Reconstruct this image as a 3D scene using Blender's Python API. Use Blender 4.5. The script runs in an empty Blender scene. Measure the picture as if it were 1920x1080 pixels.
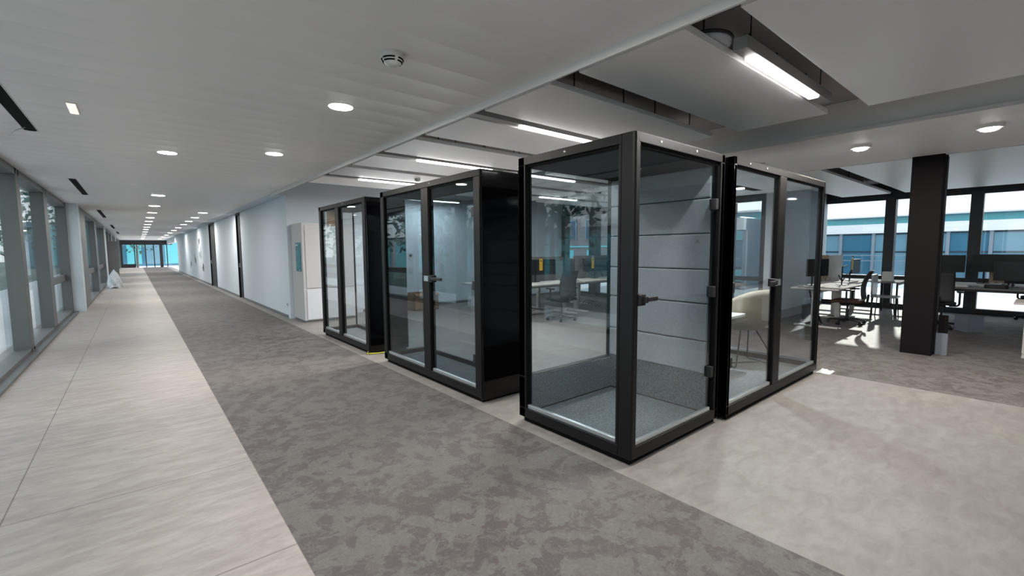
import bpy, bmesh, math, random
from mathutils import Vector, Matrix

scene = bpy.context.scene
COL = scene.collection
random.seed(7)
R = math.radians

# ------------------------------------------------------------------ camera
cam_d = bpy.data.cameras.new('camera')
cam = bpy.data.objects.new('camera', cam_d)
COL.objects.link(cam)
cam_d.sensor_width = 36.0
cam_d.lens = 36.0 * 843.3 / 1920.0
cam_d.clip_start = 0.05
cam_d.clip_end = 400
YAW, PITCH, ROLL = R(39.889), R(4.80), R(-0.354)
fw = Vector((math.sin(YAW) * math.cos(PITCH), math.cos(YAW) * math.cos(PITCH), -math.sin(PITCH)))
rt = Vector((math.cos(YAW), -math.sin(YAW), 0))
up = rt.cross(fw)
rt2 = rt * math.cos(ROLL) + up * math.sin(ROLL)
up2 = -rt * math.sin(ROLL) + up * math.cos(ROLL)
m3 = Matrix((rt2, up2, -fw)).transposed()
cam.matrix_world = Matrix.Translation((0, 0, 1.48)) @ m3.to_4x4()
scene.camera = cam

# ------------------------------------------------------------------ light and exposure
scene.view_settings.view_transform = 'Standard'
scene.view_settings.look = 'None'
scene.view_settings.gamma = 1
scene.view_settings.exposure = 0.9
scene.view_settings.use_curve_mapping = False
scene.cycles.max_bounces = 10
scene.cycles.transparent_max_bounces = 24
scene.cycles.caustics_reflective = False
scene.cycles.caustics_refractive = False

world = bpy.data.worlds.new('sky')
scene.world = world
world.use_nodes = True
wn, wl = world.node_tree.nodes, world.node_tree.links
wn.clear()
w_out = wn.new('ShaderNodeOutputWorld')
w_bg = wn.new('ShaderNodeBackground')
w_ramp = wn.new('ShaderNodeValToRGB')
w_sep = wn.new('ShaderNodeSeparateXYZ')
w_tc = wn.new('ShaderNodeTexCoord')
w_noise = wn.new('ShaderNodeTexNoise')
w_mix = wn.new('ShaderNodeMixRGB')
wl.new(w_tc.outputs['Generated'], w_sep.inputs[0])
wl.new(w_sep.outputs['Z'], w_ramp.inputs[0])
w_ramp.color_ramp.elements[0].position = 0.0
w_ramp.color_ramp.elements[0].color = (0.86, 0.89, 0.92, 1)
w_ramp.color_ramp.elements[1].position = 0.8
w_ramp.color_ramp.elements[1].color = (0.50, 0.68, 0.92, 1)
w_noise.inputs['Scale'].default_value = 3.0
w_noise.inputs['Detail'].default_value = 5.0
wl.new(w_tc.outputs['Generated'], w_noise.inputs['Vector'])
w_mix.inputs[2].default_value = (0.93, 0.95, 0.97, 1)
wl.new(w_noise.outputs['Fac'], w_mix.inputs[0])
wl.new(w_ramp.outputs[0], w_mix.inputs[1])
wl.new(w_mix.outputs[0], w_bg.inputs['Color'])
w_bg.inputs['Strength'].default_value = 1.12
wl.new(w_bg.outputs[0], w_out.inputs['Surface'])

sun_d = bpy.data.lights.new('sun', 'SUN')
sun_d.energy = 2.0
sun_d.angle = R(0.8)
sun_d.color = (1.0, 0.94, 0.86)
sun = bpy.data.objects.new('sun', sun_d)
COL.objects.link(sun)
sun_dir = Vector((1.0, 0.19, 0.442)).normalized()        # towards the sun
sun.rotation_euler = sun_dir.to_track_quat('Z', 'Y').to_euler()
sun.location = (40, 5, 20)

# ------------------------------------------------------------------ materials
def s2l(c):
    return tuple(((v / 255) / 12.92 if v / 255 <= 0.04045 else ((v / 255 + 0.055) / 1.055) ** 2.4) for v in c)

def mat(name, rgb, rough=0.6, metal=0.0, spec=0.5, emit=None, bump=None, var=None, sheen=0.0):
    """rgb is linear albedo.  bump=(scale, strength)  var=(scale, amount)"""
    m = bpy.data.materials.new(name)
    m.use_nodes = True
    nt = m.node_tree
    b = nt.nodes['Principled BSDF']
    b.inputs['Base Color'].default_value = (*rgb, 1)
    b.inputs['Roughness'].default_value = rough
    b.inputs['Metallic'].default_value = metal
    b.inputs['Specular IOR Level'].default_value = spec
    if emit:
        b.inputs['Emission Color'].default_value = (*emit[0], 1)
        b.inputs['Emission Strength'].default_value = emit[1]
    if var or bump:
        tc = nt.nodes.new('ShaderNodeTexCoord')
    if var:
        n = nt.nodes.new('ShaderNodeTexNoise')
        n.inputs['Scale'].default_value = var[0]
        n.inputs['Detail'].default_value = 4
        nt.links.new(tc.outputs['Object'], n.inputs['Vector'])
        rp = nt.nodes.new('ShaderNodeValToRGB')
        rp.color_ramp.elements[0].position = 0.3
        rp.color_ramp.elements[1].position = 0.7
        k = var[1]
        rp.color_ramp.elements[0].color = (*[c * (1 - k) for c in rgb], 1)
        rp.color_ramp.elements[1].color = (*[min(1, c * (1 + k)) for c in rgb], 1)
        nt.links.new(n.outputs['Fac'], rp.inputs[0])
        nt.links.new(rp.outputs[0], b.inputs['Base Color'])
    if bump:
        n2 = nt.nodes.new('ShaderNodeTexNoise')
        n2.inputs['Scale'].default_value = bump[0]
        n2.inputs['Detail'].default_value = 5
        nt.links.new(tc.outputs['Object'], n2.inputs['Vector'])
        bp = nt.nodes.new('ShaderNodeBump')
        bp.inputs['Strength'].default_value = bump[1]
        bp.inputs['Distance'].default_value = 0.01
        nt.links.new(n2.outputs['Fac'], bp.inputs['Height'])
        nt.links.new(bp.outputs[0], b.inputs['Normal'])
    return m

def glass(name, tint, ior=1.45, boost=0.0):
    m = bpy.data.materials.new(name)
    m.use_nodes = True
    nt = m.node_tree
    nt.nodes.clear()
    out = nt.nodes.new('ShaderNodeOutputMaterial')
    tr = nt.nodes.new('ShaderNodeBsdfTransparent')
    tr.inputs['Color'].default_value = (*tint, 1)
    gl = nt.nodes.new('ShaderNodeBsdfGlossy')
    gl.inputs['Roughness'].default_value = 0.0
    gl.inputs['Color'].default_value = (0.95, 0.98, 1.0, 1)
    fr = nt.nodes.new('ShaderNodeFresnel')
    fr.inputs['IOR'].default_value = ior
    ad = nt.nodes.new('ShaderNodeMath')
    ad.operation = 'ADD'
    ad.inputs[1].default_value = boost
    ad.use_clamp = True
    mx = nt.nodes.new('ShaderNodeMixShader')
    ge = nt.nodes.new('ShaderNodeNewGeometry')
    mr = nt.nodes.new('ShaderNodeMapRange')          # same reflectance from inside the pane
    mr.inputs['To Min'].default_value = ior
    mr.inputs['To Max'].default_value = 1.0 / ior
    nt.links.new(ge.outputs['Backfacing'], mr.inputs['Value'])
    nt.links.new(mr.outputs[0], fr.inputs['IOR'])
    nt.links.new(fr.outputs[0], ad.inputs[0])
    nt.links.new(ad.outputs[0], mx.inputs[0])
    nt.links.new(tr.outputs[0], mx.inputs[1])
    nt.links.new(gl.outputs[0], mx.inputs[2])
    nt.links.new(mx.outputs[0], out.inputs['Surface'])
    return m

def floor_mat(name, dark, light, scale, stretch, distort, rough, joints=False, spec=0.3):
    m = bpy.data.materials.new(name)
    m.use_nodes = True
    nt = m.node_tree
    L = nt.links.new
    b = nt.nodes['Principled BSDF']
    b.inputs['Specular IOR Level'].default_value = spec
    tc = nt.nodes.new('ShaderNodeTexCoord')
    mp = nt.nodes.new('ShaderNodeMapping')
    mp.inputs['Scale'].default_value = stretch
    mp.inputs['Rotation'].default_value = (0, 0, R(24))
    L(tc.outputs['Object'], mp.inputs['Vector'])
    n = nt.nodes.new('ShaderNodeTexNoise')
    n.inputs['Scale'].default_value = scale
    n.inputs['Detail'].default_value = 9
    n.inputs['Roughness'].default_value = 0.68
    n.inputs['Distortion'].default_value = distort
    L(mp.outputs[0], n.inputs['Vector'])
    big = nt.nodes.new('ShaderNodeTexNoise')
    big.inputs['Scale'].default_value = scale * 0.22
    big.inputs['Detail'].default_value = 3
    L(tc.outputs['Object'], big.inputs['Vector'])
    rp = nt.nodes.new('ShaderNodeValToRGB')
    rp.color_ramp.elements[0].position = 0.38
    rp.color_ramp.elements[0].color = (*dark, 1)
    rp.color_ramp.elements[1].position = 0.64
    rp.color_ramp.elements[1].color = (*light, 1)
    L(n.outputs['Fac'], rp.inputs[0])
    rp2 = nt.nodes.new('ShaderNodeValToRGB')
    rp2.color_ramp.elements[0].position = 0.3
    rp2.color_ramp.elements[0].color = (0.88, 0.86, 0.87, 1)
    rp2.color_ramp.elements[1].position = 0.7
    rp2.color_ramp.elements[1].color = (1, 1, 0.98, 1)
    L(big.outputs['Fac'], rp2.inputs[0])
    mu = nt.nodes.new('ShaderNodeMixRGB')
    mu.blend_type = 'MULTIPLY'
    mu.inputs[0].default_value = 1
    L(rp.outputs[0], mu.inputs[1])
    L(rp2.outputs[0], mu.inputs[2])
    col = mu.outputs[0]
    if joints:
        br = nt.nodes.new('ShaderNodeTexBrick')
        br.offset = 0.0
        br.inputs['Scale'].default_value = 1.0
        br.inputs['Brick Width'].default_value = 1.2
        br.inputs['Row Height'].default_value = 1.2
        br.inputs['Mortar Size'].default_value = 0.0035
        br.inputs['Mortar Smooth'].default_value = 0.3
        br.inputs['Color1'].default_value = (1, 1, 1, 1)
        br.inputs['Color2'].default_value = (0.97, 0.97, 0.97, 1)
        br.inputs['Mortar'].default_value = (0.32, 0.29, 0.27, 1)
        mp2 = nt.nodes.new('ShaderNodeMapping')
        mp2.inputs['Location'].default_value = (0.65, 0.03, 0)
        L(tc.outputs['Object'], mp2.inputs['Vector'])
        L(mp2.outputs[0], br.inputs['Vector'])
        m2 = nt.nodes.new('ShaderNodeMixRGB')
        m2.blend_type = 'MULTIPLY'
        m2.inputs[0].default_value = 0.85
        L(col, m2.inputs[1])
        L(br.outputs['Color'], m2.inputs[2])
        col = m2.outputs[0]
    L(col, b.inputs['Base Color'])
    rr = nt.nodes.new('ShaderNodeMapRange')
    rr.inputs['To Min'].default_value = rough - 0.08
    rr.inputs['To Max'].default_value = rough + 0.1
    L(n.outputs['Fac'], rr.inputs['Value'])
    L(rr.outputs[0], b.inputs['Roughness'])
    bp = nt.nodes.new('ShaderNodeBump')
    bp.inputs['Strength'].default_value = 0.25
    bp.inputs['Distance'].default_value = 0.006
    L(n.outputs['Fac'], bp.inputs['Height'])
    L(bp.outputs[0], b.inputs['Normal'])
    return m

def carpet_mat(name, base, patch, hi):
    """grey floor covering with crisp torn patches of a browner tone"""
    m = bpy.data.materials.new(name)
    m.use_nodes = True
    nt = m.node_tree
    L = nt.links.new
    b = nt.nodes['Principled BSDF']
    b.inputs['Specular IOR Level'].default_value = 0.22
    b.inputs['Roughness'].default_value = 0.62
    tc = nt.nodes.new('ShaderNodeTexCoord')
    def noise(scale, detail, rough, dist):
        n = nt.nodes.new('ShaderNodeTexNoise')
        n.inputs['Scale'].default_value = scale
        n.inputs['Detail'].default_value = detail
        n.inputs['Roughness'].default_value = rough
        n.inputs['Distortion'].default_value = dist
        L(tc.outputs['Object'], n.inputs['Vector'])
        return n.outputs['Fac']
    def ramp(fac, p0, c0, p1, c1):
        r = nt.nodes.new('ShaderNodeValToRGB')
        r.color_ramp.elements[0].position = p0; r.color_ramp.elements[0].color = (*c0, 1)
        r.color_ramp.elements[1].position = p1; r.color_ramp.elements[1].color = (*c1, 1)
        L(fac, r.inputs[0])
        return r.outputs[0]
    def mix(fac, a, c, mode='MIX'):
        x = nt.nodes.new('ShaderNodeMixRGB'); x.blend_type = mode
        if isinstance(fac, float): x.inputs[0].default_value = fac
        else: L(fac, x.inputs[0])
        L(a, x.inputs[1]); L(c, x.inputs[2])
        return x.outputs[0]
    torn = ramp(noise(5.5, 10, 0.62, 0.35), 0.485, (0, 0, 0), 0.515, (1, 1, 1))
    torn2 = ramp(noise(13.0, 8, 0.7, 0.6), 0.50, (0, 0, 0), 0.56, (1, 1, 1))
    fine = ramp(noise(60.0, 6, 0.8, 0.2), 0.35, (0.82, 0.82, 0.82), 0.65, (1.12, 1.12, 1.12))
    big = ramp(noise(0.9, 3, 0.5, 0.0), 0.35, (0, 0, 0), 0.65, (1, 1, 1))
    c_base = ramp(big, 0.0, base, 1.0, tuple(v * 1.06 for v in base))
    c_patch = ramp(big, 0.0, patch, 1.0, tuple(p * .45 + q * .55 for p, q in zip(patch, base)))
    c = mix(torn, c_base, c_patch)
    hi_n = ramp(big, 0, hi, 1, hi)
    k = nt.nodes.new('ShaderNodeMath'); k.operation = 'MULTIPLY'; k.inputs[1].default_value = 0.38
    L(torn2, k.inputs[0])
    c = mix(k.outputs[0], c, hi_n)
    c = mix(1.0, c, fine, 'MULTIPLY')
    L(c, b.inputs['Base Color'])
    bp = nt.nodes.new('ShaderNodeBump')
    bp.inputs['Strength'].default_value = 0.2
    bp.inputs['Distance'].default_value = 0.004
    L(torn2, bp.inputs['Height'])
    L(bp.outputs[0], b.inputs['Normal'])
    return m

def plank_mat(name, rgb):
    """white lacquered metal ceiling planks running across the corridor, each slightly bowed"""
    m = mat(name, rgb, 0.42, 0.0, 0.4)
    nt = m.node_tree
    L = nt.links.new
    b = nt.nodes['Principled BSDF']
    tc = nt.nodes.new('ShaderNodeTexCoord')
    sp = nt.nodes.new('ShaderNodeSeparateXYZ')
    L(tc.outputs['Object'], sp.inputs[0])
    dv = nt.nodes.new('ShaderNodeMath'); dv.operation = 'DIVIDE'; dv.inputs[1].default_value = 0.30
    fr = nt.nodes.new('ShaderNodeMath'); fr.operation = 'FRACT'
    sb = nt.nodes.new('ShaderNodeMath'); sb.operation = 'SUBTRACT'; sb.inputs[1].default_value = 0.5
    sq = nt.nodes.new('ShaderNodeMath'); sq.operation = 'MULTIPLY'
    L(sp.outputs['Y'], dv.inputs[0]); L(dv.outputs[0], fr.inputs[0]); L(fr.outputs[0], sb.inputs[0])
    L(sb.outputs[0], sq.inputs[0]); L(sb.outputs[0], sq.inputs[1])
    bp = nt.nodes.new('ShaderNodeBump')
    bp.inputs['Strength'].default_value = 0.8
    bp.inputs['Distance'].default_value = 0.05
    L(sq.outputs[0], bp.inputs['Height'])
    L(bp.outputs[0], b.inputs['Normal'])
    return m

def brick_mat():
    m = mat('brick', (0.2, 0.16, 0.14), 0.85)
    nt = m.node_tree
    b = nt.nodes['Principled BSDF']
    tc = nt.nodes.new('ShaderNodeTexCoord')
    mp = nt.nodes.new('ShaderNodeMapping')
    mp.inputs['Rotation'].default_value = (0, R(90), R(90))
    br = nt.nodes.new('ShaderNodeTexBrick')
    br.inputs['Scale'].default_value = 3.0
    br.inputs['Color1'].default_value = (0.22, 0.15, 0.13, 1)
    br.inputs['Color2'].default_value = (0.13, 0.11, 0.11, 1)
    br.inputs['Mortar'].default_value = (0.28, 0.27, 0.27, 1)
    br.inputs['Mortar Size'].default_value = 0.03
    nt.links.new(tc.outputs['Object'], mp.inputs['Vector'])
    nt.links.new(mp.outputs[0], br.inputs['Vector'])
    nt.links.new(br.outputs['Color'], b.inputs['Base Color'])
    return m

M = dict(
    tile=floor_mat('stone_tile', (0.33, 0.299, 0.278), (0.435, 0.402, 0.376), 4.0, (1.0, 3.2, 1), 0.5, 0.48, True),
    tile_plain=floor_mat('stone_tile_fine', (0.222, 0.206, 0.194), (0.292, 0.277, 0.262), 5.0, (1.0, 2.0, 1), 0.5, 0.5),
    carpet=carpet_mat('swirled_carpet', (0.140, 0.129, 0.122), (0.097, 0.083, 0.081), (0.178, 0.165, 0.156)),
    podcarpet=mat('booth_carpet', (0.20, 0.215, 0.23), 0.95, bump=(140, 0.8), var=(75, 0.38)),
    wall=mat('painted_wall', (0.63, 0.69, 0.75), 0.75, bump=(60, 0.05)),
    wall_art=mat('painted_mural_wall', (0.56, 0.60, 0.64), 0.75, var=(0.9, 0.07)),
    soffit=mat('plasterboard_ceiling', (0.86, 0.84, 0.84), 0.55),
    slab=mat('raw_concrete_ceiling', (0.34, 0.31, 0.30), 0.8, var=(1.5, 0.1)),
    plank=plank_mat('ceiling_plank', (0.80, 0.77, 0.75)),
    trim=mat('lacquered_trim', (0.70, 0.67, 0.665), 0.45),
    panel=mat('ceiling_sail', (0.82, 0.81, 0.80), 0.38, spec=0.5),
    frame=mat('black_metal', (0.006, 0.0055, 0.006), 0.45, 0.0, 0.26),
    frame_gap=mat('rubber_black', (0.004, 0.004, 0.004), 0.8, spec=0.1),
    blackpanel=mat('black_gloss_panel', (0.0015, 0.0015, 0.002), 0.06, 0.0, 0.32),
    alu=mat('brushed_aluminium', (0.62, 0.66, 0.68), 0.3, 0.85),
    felt=mat('grey_felt', (0.52, 0.52, 0.55), 0.9, bump=(160, 0.35), var=(90, 0.08)),
    felt_dark=mat('dark_felt', (0.03, 0.032, 0.036), 0.95),
    podroof=mat('booth_roof_lining', (0.012, 0.012, 0.014), 0.8, spec=0.2),
    podroof_light=mat('booth_roof_white', (0.75, 0.82, 0.86), 0.6),
    lglass=glass('booth_glass', (0.84, 0.875, 0.885), 1.42, 0.0),
    lglass_clear=glass('booth_glass_clear', (0.93, 0.95, 0.955), 1.42, 0.0),
    lglass_dark=glass('booth_glass_tinted', (0.66, 0.71, 0.73), 1.42, 0.0),
    wglass=glass('window_glass', (0.93, 0.97, 0.975), 1.4, 0.0),
    lframe=mat('grey_window_frame', (0.115, 0.12, 0.12), 0.5),
    pier=mat('white_pier', (0.60, 0.66, 0.70), 0.7),
    dframe=mat('anthracite_window_frame', (0.022, 0.022, 0.027), 0.45),
    column=mat('anthracite_column', (0.006, 0.005, 0.0055), 0.7, spec=0.12),
    guard=mat('column_guard', (0.16, 0.18, 0.22), 0.5),
    lamp=mat('lamp_diffuser', (0.9, 0.9, 0.9), 0.5, emit=((1.0, 0.97, 0.93), 9)),
    lamp_cool=mat('linear_diffuser', (0.9, 0.9, 0.9), 0.5, emit=((1.0, 0.985, 0.97), 7)),
    glow_dim=mat('ghost_glow', (0.8, 0.78, 0.72), 0.5, emit=((1.0, 0.93, 0.82), 0.45)),  # weak emission imitating a ghost reflection, no lamp
    lampbody=mat('lamp_housing', (0.30, 0.29, 0.285), 0.5),
    white=mat('white_plastic', (0.62, 0.62, 0.60), 0.45),
    black=mat('black_plastic', (0.010, 0.010, 0.011), 0.5),
    screen=mat('monitor_black', (0.006, 0.007, 0.009), 0.28, spec=0.3),
    desk=mat('desk_top', (0.56, 0.53, 0.50), 0.4, var=(6, 0.03)),
    deskleg=mat('desk_leg_white', (0.50, 0.49, 0.47), 0.4),
    divider=mat('desk_divider_grey', (0.23, 0.225, 0.225), 0.9),
    divider_w=mat('desk_divider_white', (0.55, 0.53, 0.51), 0.85),
    divider_b=mat('desk_divider_beige', (0.40, 0.31, 0.23), 0.85),
    tag=mat('yellow_card', (0.85, 0.50, 0.02), 0.5),
    tagdark=mat('dark_red_print', (0.10, 0.008, 0.008), 0.5),
    meshfab=mat('chair_mesh', (0.055, 0.057, 0.062), 0.85),
    seatblk=mat('chair_seat_black', (0.012, 0.012, 0.013), 0.9),
    seatbrn=mat('chair_seat_brown', (0.075, 0.036, 0.026), 0.85),
    chairbody=mat('chair_grey_metal', (0.07, 0.07, 0.072), 0.4, 0.4),
    shell=mat('shell_beige', (0.46, 0.42, 0.33), 0.6),
    shellpad=mat('shell_mustard', (0.38, 0.30, 0.14), 0.8),
    wire=mat('dark_steel_wire', (0.03, 0.04, 0.045), 0.3, 0.7),
    cardboard=mat('cardboard', (0.30, 0.155, 0.065), 0.85, var=(5, 0.1)),
    cabinet=mat('cabinet_grey', (0.48, 0.48, 0.49), 0.55),
    cabinet2=mat('cabinet_pale', (0.60, 0.62, 0.65), 0.5),
    teal=mat('teal_poster', (0.008, 0.17, 0.22), 0.45, var=(8, 0.3)),
    wood=mat('light_oak', (0.55, 0.36, 0.21), 0.55, var=(10, 0.12)),
    door=mat('dark_door', (0.022, 0.023, 0.026), 0.5),
    base=mat('baseboard', (0.14, 0.15, 0.16), 0.5),
    bin=mat('bin_grey', (0.17, 0.20, 0.25), 0.4),
    brick=brick_mat(),
    fac_white=mat('facade_white', (0.80, 0.80, 0.80), 0.8),
    fac_dark=mat('facade_dark', (0.04, 0.07, 0.10), 0.5),
    fac_blue=mat('facade_glass_blue', (0.05, 0.17, 0.26), 0.12, spec=0.7),
    fac_pane=mat('facade_pane', (0.16, 0.30, 0.38), 0.15, spec=0.7),
    fac_cyan=mat('facade_cyan', (0.12, 0.50, 0.56), 0.25, spec=0.6),
    fac_grey=mat('facade_grey', (0.24, 0.28, 0.33), 0.7),
    paving=mat('court_paving', (0.72, 0.72, 0.71), 0.8, var=(2, 0.1)),
    leaf=mat('foliage_teal', (0.05, 0.13, 0.11), 0.7, var=(3, 0.5)),
    leaf2=mat('foliage_pale', (0.18, 0.33, 0.29), 0.7, var=(3, 0.4)),
    bark=mat('bark', (0.10, 0.09, 0.08), 0.9),
    lawn=mat('lawn', (0.10, 0.15, 0.12), 0.9, var=(2, 0.3)),
    tape=mat('yellow_tape', (0.45, 0.42, 0.03), 0.5),
    film=mat('clear_film', (0.75, 0.77, 0.78), 0.3),
    paint=mat('mural_grey', (0.36, 0.40, 0.44), 0.8),
    ghost=mat('clear_acrylic', (0.35, 0.37, 0.38), 0.3),
)

# ------------------------------------------------------------------ mesh helpers
class MB:
    def __init__(s):
        s.v, s.f, s.mi = [], [], []
        s.mats = []
        s.cur = 0
    def use(s, m):
        if m not in s.mats:
            s.mats.append(m)
        s.cur = s.mats.index(m)
        return s
    def add(s, vs, fs):
        o = len(s.v)
        s.v += [tuple(v) for v in vs]
        for f in fs:
            s.f.append(tuple(i + o for i in f))
            s.mi.append(s.cur)
        return s
    def box(s, x0, x1, y0, y1, z0, z1):
        x0, x1 = min(x0, x1), max(x0, x1); y0, y1 = min(y0, y1), max(y0, y1); z0, z1 = min(z0, z1), max(z0, z1)
        return s.add([(x0, y0, z0), (x1, y0, z0), (x1, y1, z0), (x0, y1, z0), (x0, y0, z1), (x1, y0, z1), (x1, y1, z1), (x0, y1, z1)],
                     [(0, 3, 2, 1), (4, 5, 6, 7), (0, 1, 5, 4), (1, 2, 6, 5), (2, 3, 7, 6), (3, 0, 4, 7)])
    def quad(s, a, b, c, d):
        return s.add([a, b, c, d], [(0, 1, 2, 3)])
    def prism(s, poly, z0, z1):
        n = len(poly)
        vs = [(x, y, z0) for x, y in poly] + [(x, y, z1) for x, y in poly]
        fs = [tuple(reversed(range(n))), tuple(range(n, 2 * n))]
        fs += [(i, (i + 1) % n, n + (i + 1) % n, n + i) for i in range(n)]
        return s.add(vs, fs)
    def rbox(s, x0, x1, y0, y1, z0, z1, r, axis='z', n=5):
        """box with rounded edges along one axis"""
        def rr(a0, a1, b0, b1):
            pts = []
            for cx, cy, st in ((a1 - r, b1 - r, 0), (a0 + r, b1 - r, 90), (a0 + r, b0 + r, 180), (a1 - r, b0 + r, 270)):
                for k in range(n + 1):
                    t = R(st + 90 * k / n)
                    pts.append((cx + r * math.cos(t), cy + r * math.sin(t)))
            return pts
        if axis == 'z':
            p = rr(x0, x1, y0, y1)
            return s.prism(p, z0, z1)
        if axis == 'x':
            p = rr(y0, y1, z0, z1); n2 = len(p)
            vs = [(x0, a, b) for a, b in p] + [(x1, a, b) for a, b in p]
        else:
            p = rr(x0, x1, z0, z1); n2 = len(p)
            vs = [(a, y0, b) for a, b in p] + [(a, y1, b) for a, b in p]
        fs = [tuple(range(n2)), tuple(reversed(range(n2, 2 * n2)))]
        fs += [(i, n2 + i, n2 + (i + 1) % n2, (i + 1) % n2) for i in range(n2)]
        return s.add(vs, fs)
    def lathe(s, cx, cy, prof, n=24):
        vs, fs = [], []
        for r, z in prof:
            for k in range(n):
                t = 2 * math.pi * k / n
                vs.append((cx + r * math.cos(t), cy + r * math.sin(t), z))
        for j in range(len(prof) - 1):
            for k in range(n):
                a, b = j * n + k, j * n + (k + 1) % n
                fs.append((a, b, b + n, a + n))
        fs.append(tuple(reversed(range(n))))
        fs.append(tuple(range((len(prof) - 1) * n, len(prof) * n)))
        return s.add(vs, fs)
    def tube(s, pts, r, n=8, closed=False):
        pts = [Vector(p) for p in pts]
        vs, fs = [], []
        N = len(pts)
        prev = None
        for i, p in enumerate(pts):
            if closed:
                d = (pts[(i + 1) % N] - pts[i - 1]).normalized()
            elif i == 0:
                d = (pts[1] - p).normalized()
            elif i == N - 1:
                d = (p - pts[i - 1]).normalized()
            else:
                d = ((pts[i + 1] - p).normalized() + (p - pts[i - 1]).normalized()).normalized()
            if prev is None:
                a = Vector((0, 0, 1)) if abs(d.z) < 0.9 else Vector((1, 0, 0))
                u = d.cross(a).normalized()
            else:
                u = (prev - d * prev.dot(d)).normalized()
            prev = u
            w = d.cross(u)
            rr = r[i] if isinstance(r, (list, tuple)) else r
            for k in range(n):
                t = 2 * math.pi * k / n
                vs.append(p + u * rr * math.cos(t) + w * rr * math.sin(t))
        for i in range(N if closed else N - 1):
            for k in range(n):
                a, b = i * n + k, i * n + (k + 1) % n
                j = (i + 1) % N
                fs.append((a, b, j * n + (k + 1) % n, j * n + k))
        if not closed:
            fs.append(tuple(reversed(range(n))))
            fs.append(tuple(range((N - 1) * n, N * n)))
        return s.add(vs, fs)
    def grid(s, fn, nu, nv):
        vs = [fn(i / nu, j / nv) for j in range(nv + 1) for i in range(nu + 1)]
        fs = [(j * (nu + 1) + i, j * (nu + 1) + i + 1, (j + 1) * (nu + 1) + i + 1, (j + 1) * (nu + 1) + i) for j in range(nv) for i in range(nu)]
        return s.add(vs, fs)
    def build(s, name, m=None, parent=None, smooth=False, bevel=0.0, solid=0.0):
        me = bpy.data.meshes.new(name)
        me.from_pydata(s.v, [], s.f)
        mats = s.mats if s.mats else [m]
        for k in mats:
            me.materials.append(M[k] if isinstance(k, str) else k)
        if s.mats:
            me.polygons.foreach_set('material_index', s.mi)
        bm = bmesh.new(); bm.from_mesh(me)
        bmesh.ops.recalc_face_normals(bm, faces=bm.faces)
        bm.to_mesh(me); bm.free()
        if smooth:
            me.polygons.foreach_set('use_smooth', [True] * len(me.polygons))
        me.update()
        o = bpy.data.objects.new(name, me)
        COL.objects.link(o)
        if parent is not None:
            o.parent = parent
            # meshes are written in the thing's own space
        if solid:
            md = o.modifiers.new('solid', 'SOLIDIFY'); md.thickness = solid; md.offset = 0
        if bevel:
            md = o.modifiers.new('bevel', 'BEVEL'); md.width = bevel; md.segments = 2; md.limit_method = 'ANGLE'
        return o

def arc(pts, rad=0.04, n=5):
    """round the corners of a polyline"""
    P = [Vector(p) for p in pts]
    out = [P[0]]
    for i in range(1, len(P) - 1):
        a = (P[i - 1] - P[i]).normalized(); b = (P[i + 1] - P[i]).normalized()
        r = min(rad, (P[i - 1] - P[i]).length * .45, (P[i + 1] - P[i]).length * .45)
        s0, s1 = P[i] + a * r, P[i] + b * r
        for k in range(n + 1):
            t = k / n
            out.append((1 - t) ** 2 * s0 + 2 * t * (1 - t) * P[i] + t * t * s1)
    out.append(P[-1])
    return out

def tag(o, label, cat, group=None):
    o['label'] = label
    o['category'] = cat
    if group:
        o['group'] = group
    return o

def thing(name, label, cat, loc=(0, 0, 0), rz=0.0, group=None):
    o = bpy.data.objects.new(name, None)
    o.empty_display_size = 0.2
    COL.objects.link(o)
    o.location = loc
    o.rotation_euler = (0, 0, rz)
    return tag(o, label, cat, group)

def struct(o):
    o['kind'] = 'structure'
    return o

def copy_tree(o, parent=None):
    c = o.copy()
    COL.objects.link(c)
    if parent is not None:
        c.parent = parent
    for ch in list(o.children):
        copy_tree(ch, c)
    return c

# ================================================================== THE SETTING
Y_END = 58.0
XW = -1.37        # left glazing plane
ZC = 2.70         # corridor ceiling
ZS = 3.06         # raw slab above the sails

# floor: tile / carpet bands lie flush in one surface
f = MB()
f.use('tile').box(-1.6, 0.55, -4, Y_END, -0.12, 0)
f.use('carpet').box(0.55, 2.385, -4, Y_END, -0.12, 0)
f.use('tile_plain').box(2.385, 6.23, -4, 10.7, -0.12, 0)
f.use('tile_plain').box(2.385, 2.8, 10.7, Y_END, -0.12, 0)
f.use('carpet').box(6.23, 14.4, -4, 3.92, -0.12, 0)
f.use('tile_plain').box(6.23, 7.55, 3.92, 10.7, -0.12, 0)
f.use('carpet').box(7.55, 11.6, 3.92, 10.7, -0.12, 0)
struct(f.build('floor'))

# corridor ceiling of crosswise planks
struct(MB().box(-1.6, 2.27, -4, Y_END, ZC, ZC + 0.08).build('ceiling', 'plank'))
# raw slab above the office
struct(MB().box(2.27, 14.5, -4, 10.8, ZS, ZS + 0.2).build('ceiling', 'slab'))
# edge trim between corridor ceiling and office
struct(MB().box(2.27, 2.288, -4, 10.7, ZC - 0.057, ZC + 0.36).build('trim_1', 'trim'))
# dropped bulkhead
bh = MB()
bh.box(5.98, 8.36, -4, 4.4, 2.72, ZS)
struct(bh.build('ceiling', 'soffit', bevel=0.004))
struct(MB().box(5.955, 5.985, -4, 4.4, 2.715, 2.75).build('trim_2', 'trim'))
struct(MB().box(8.355, 8.39, -4, 4.4, 2.715, 2.76).build('trim_3', 'trim'))

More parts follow.
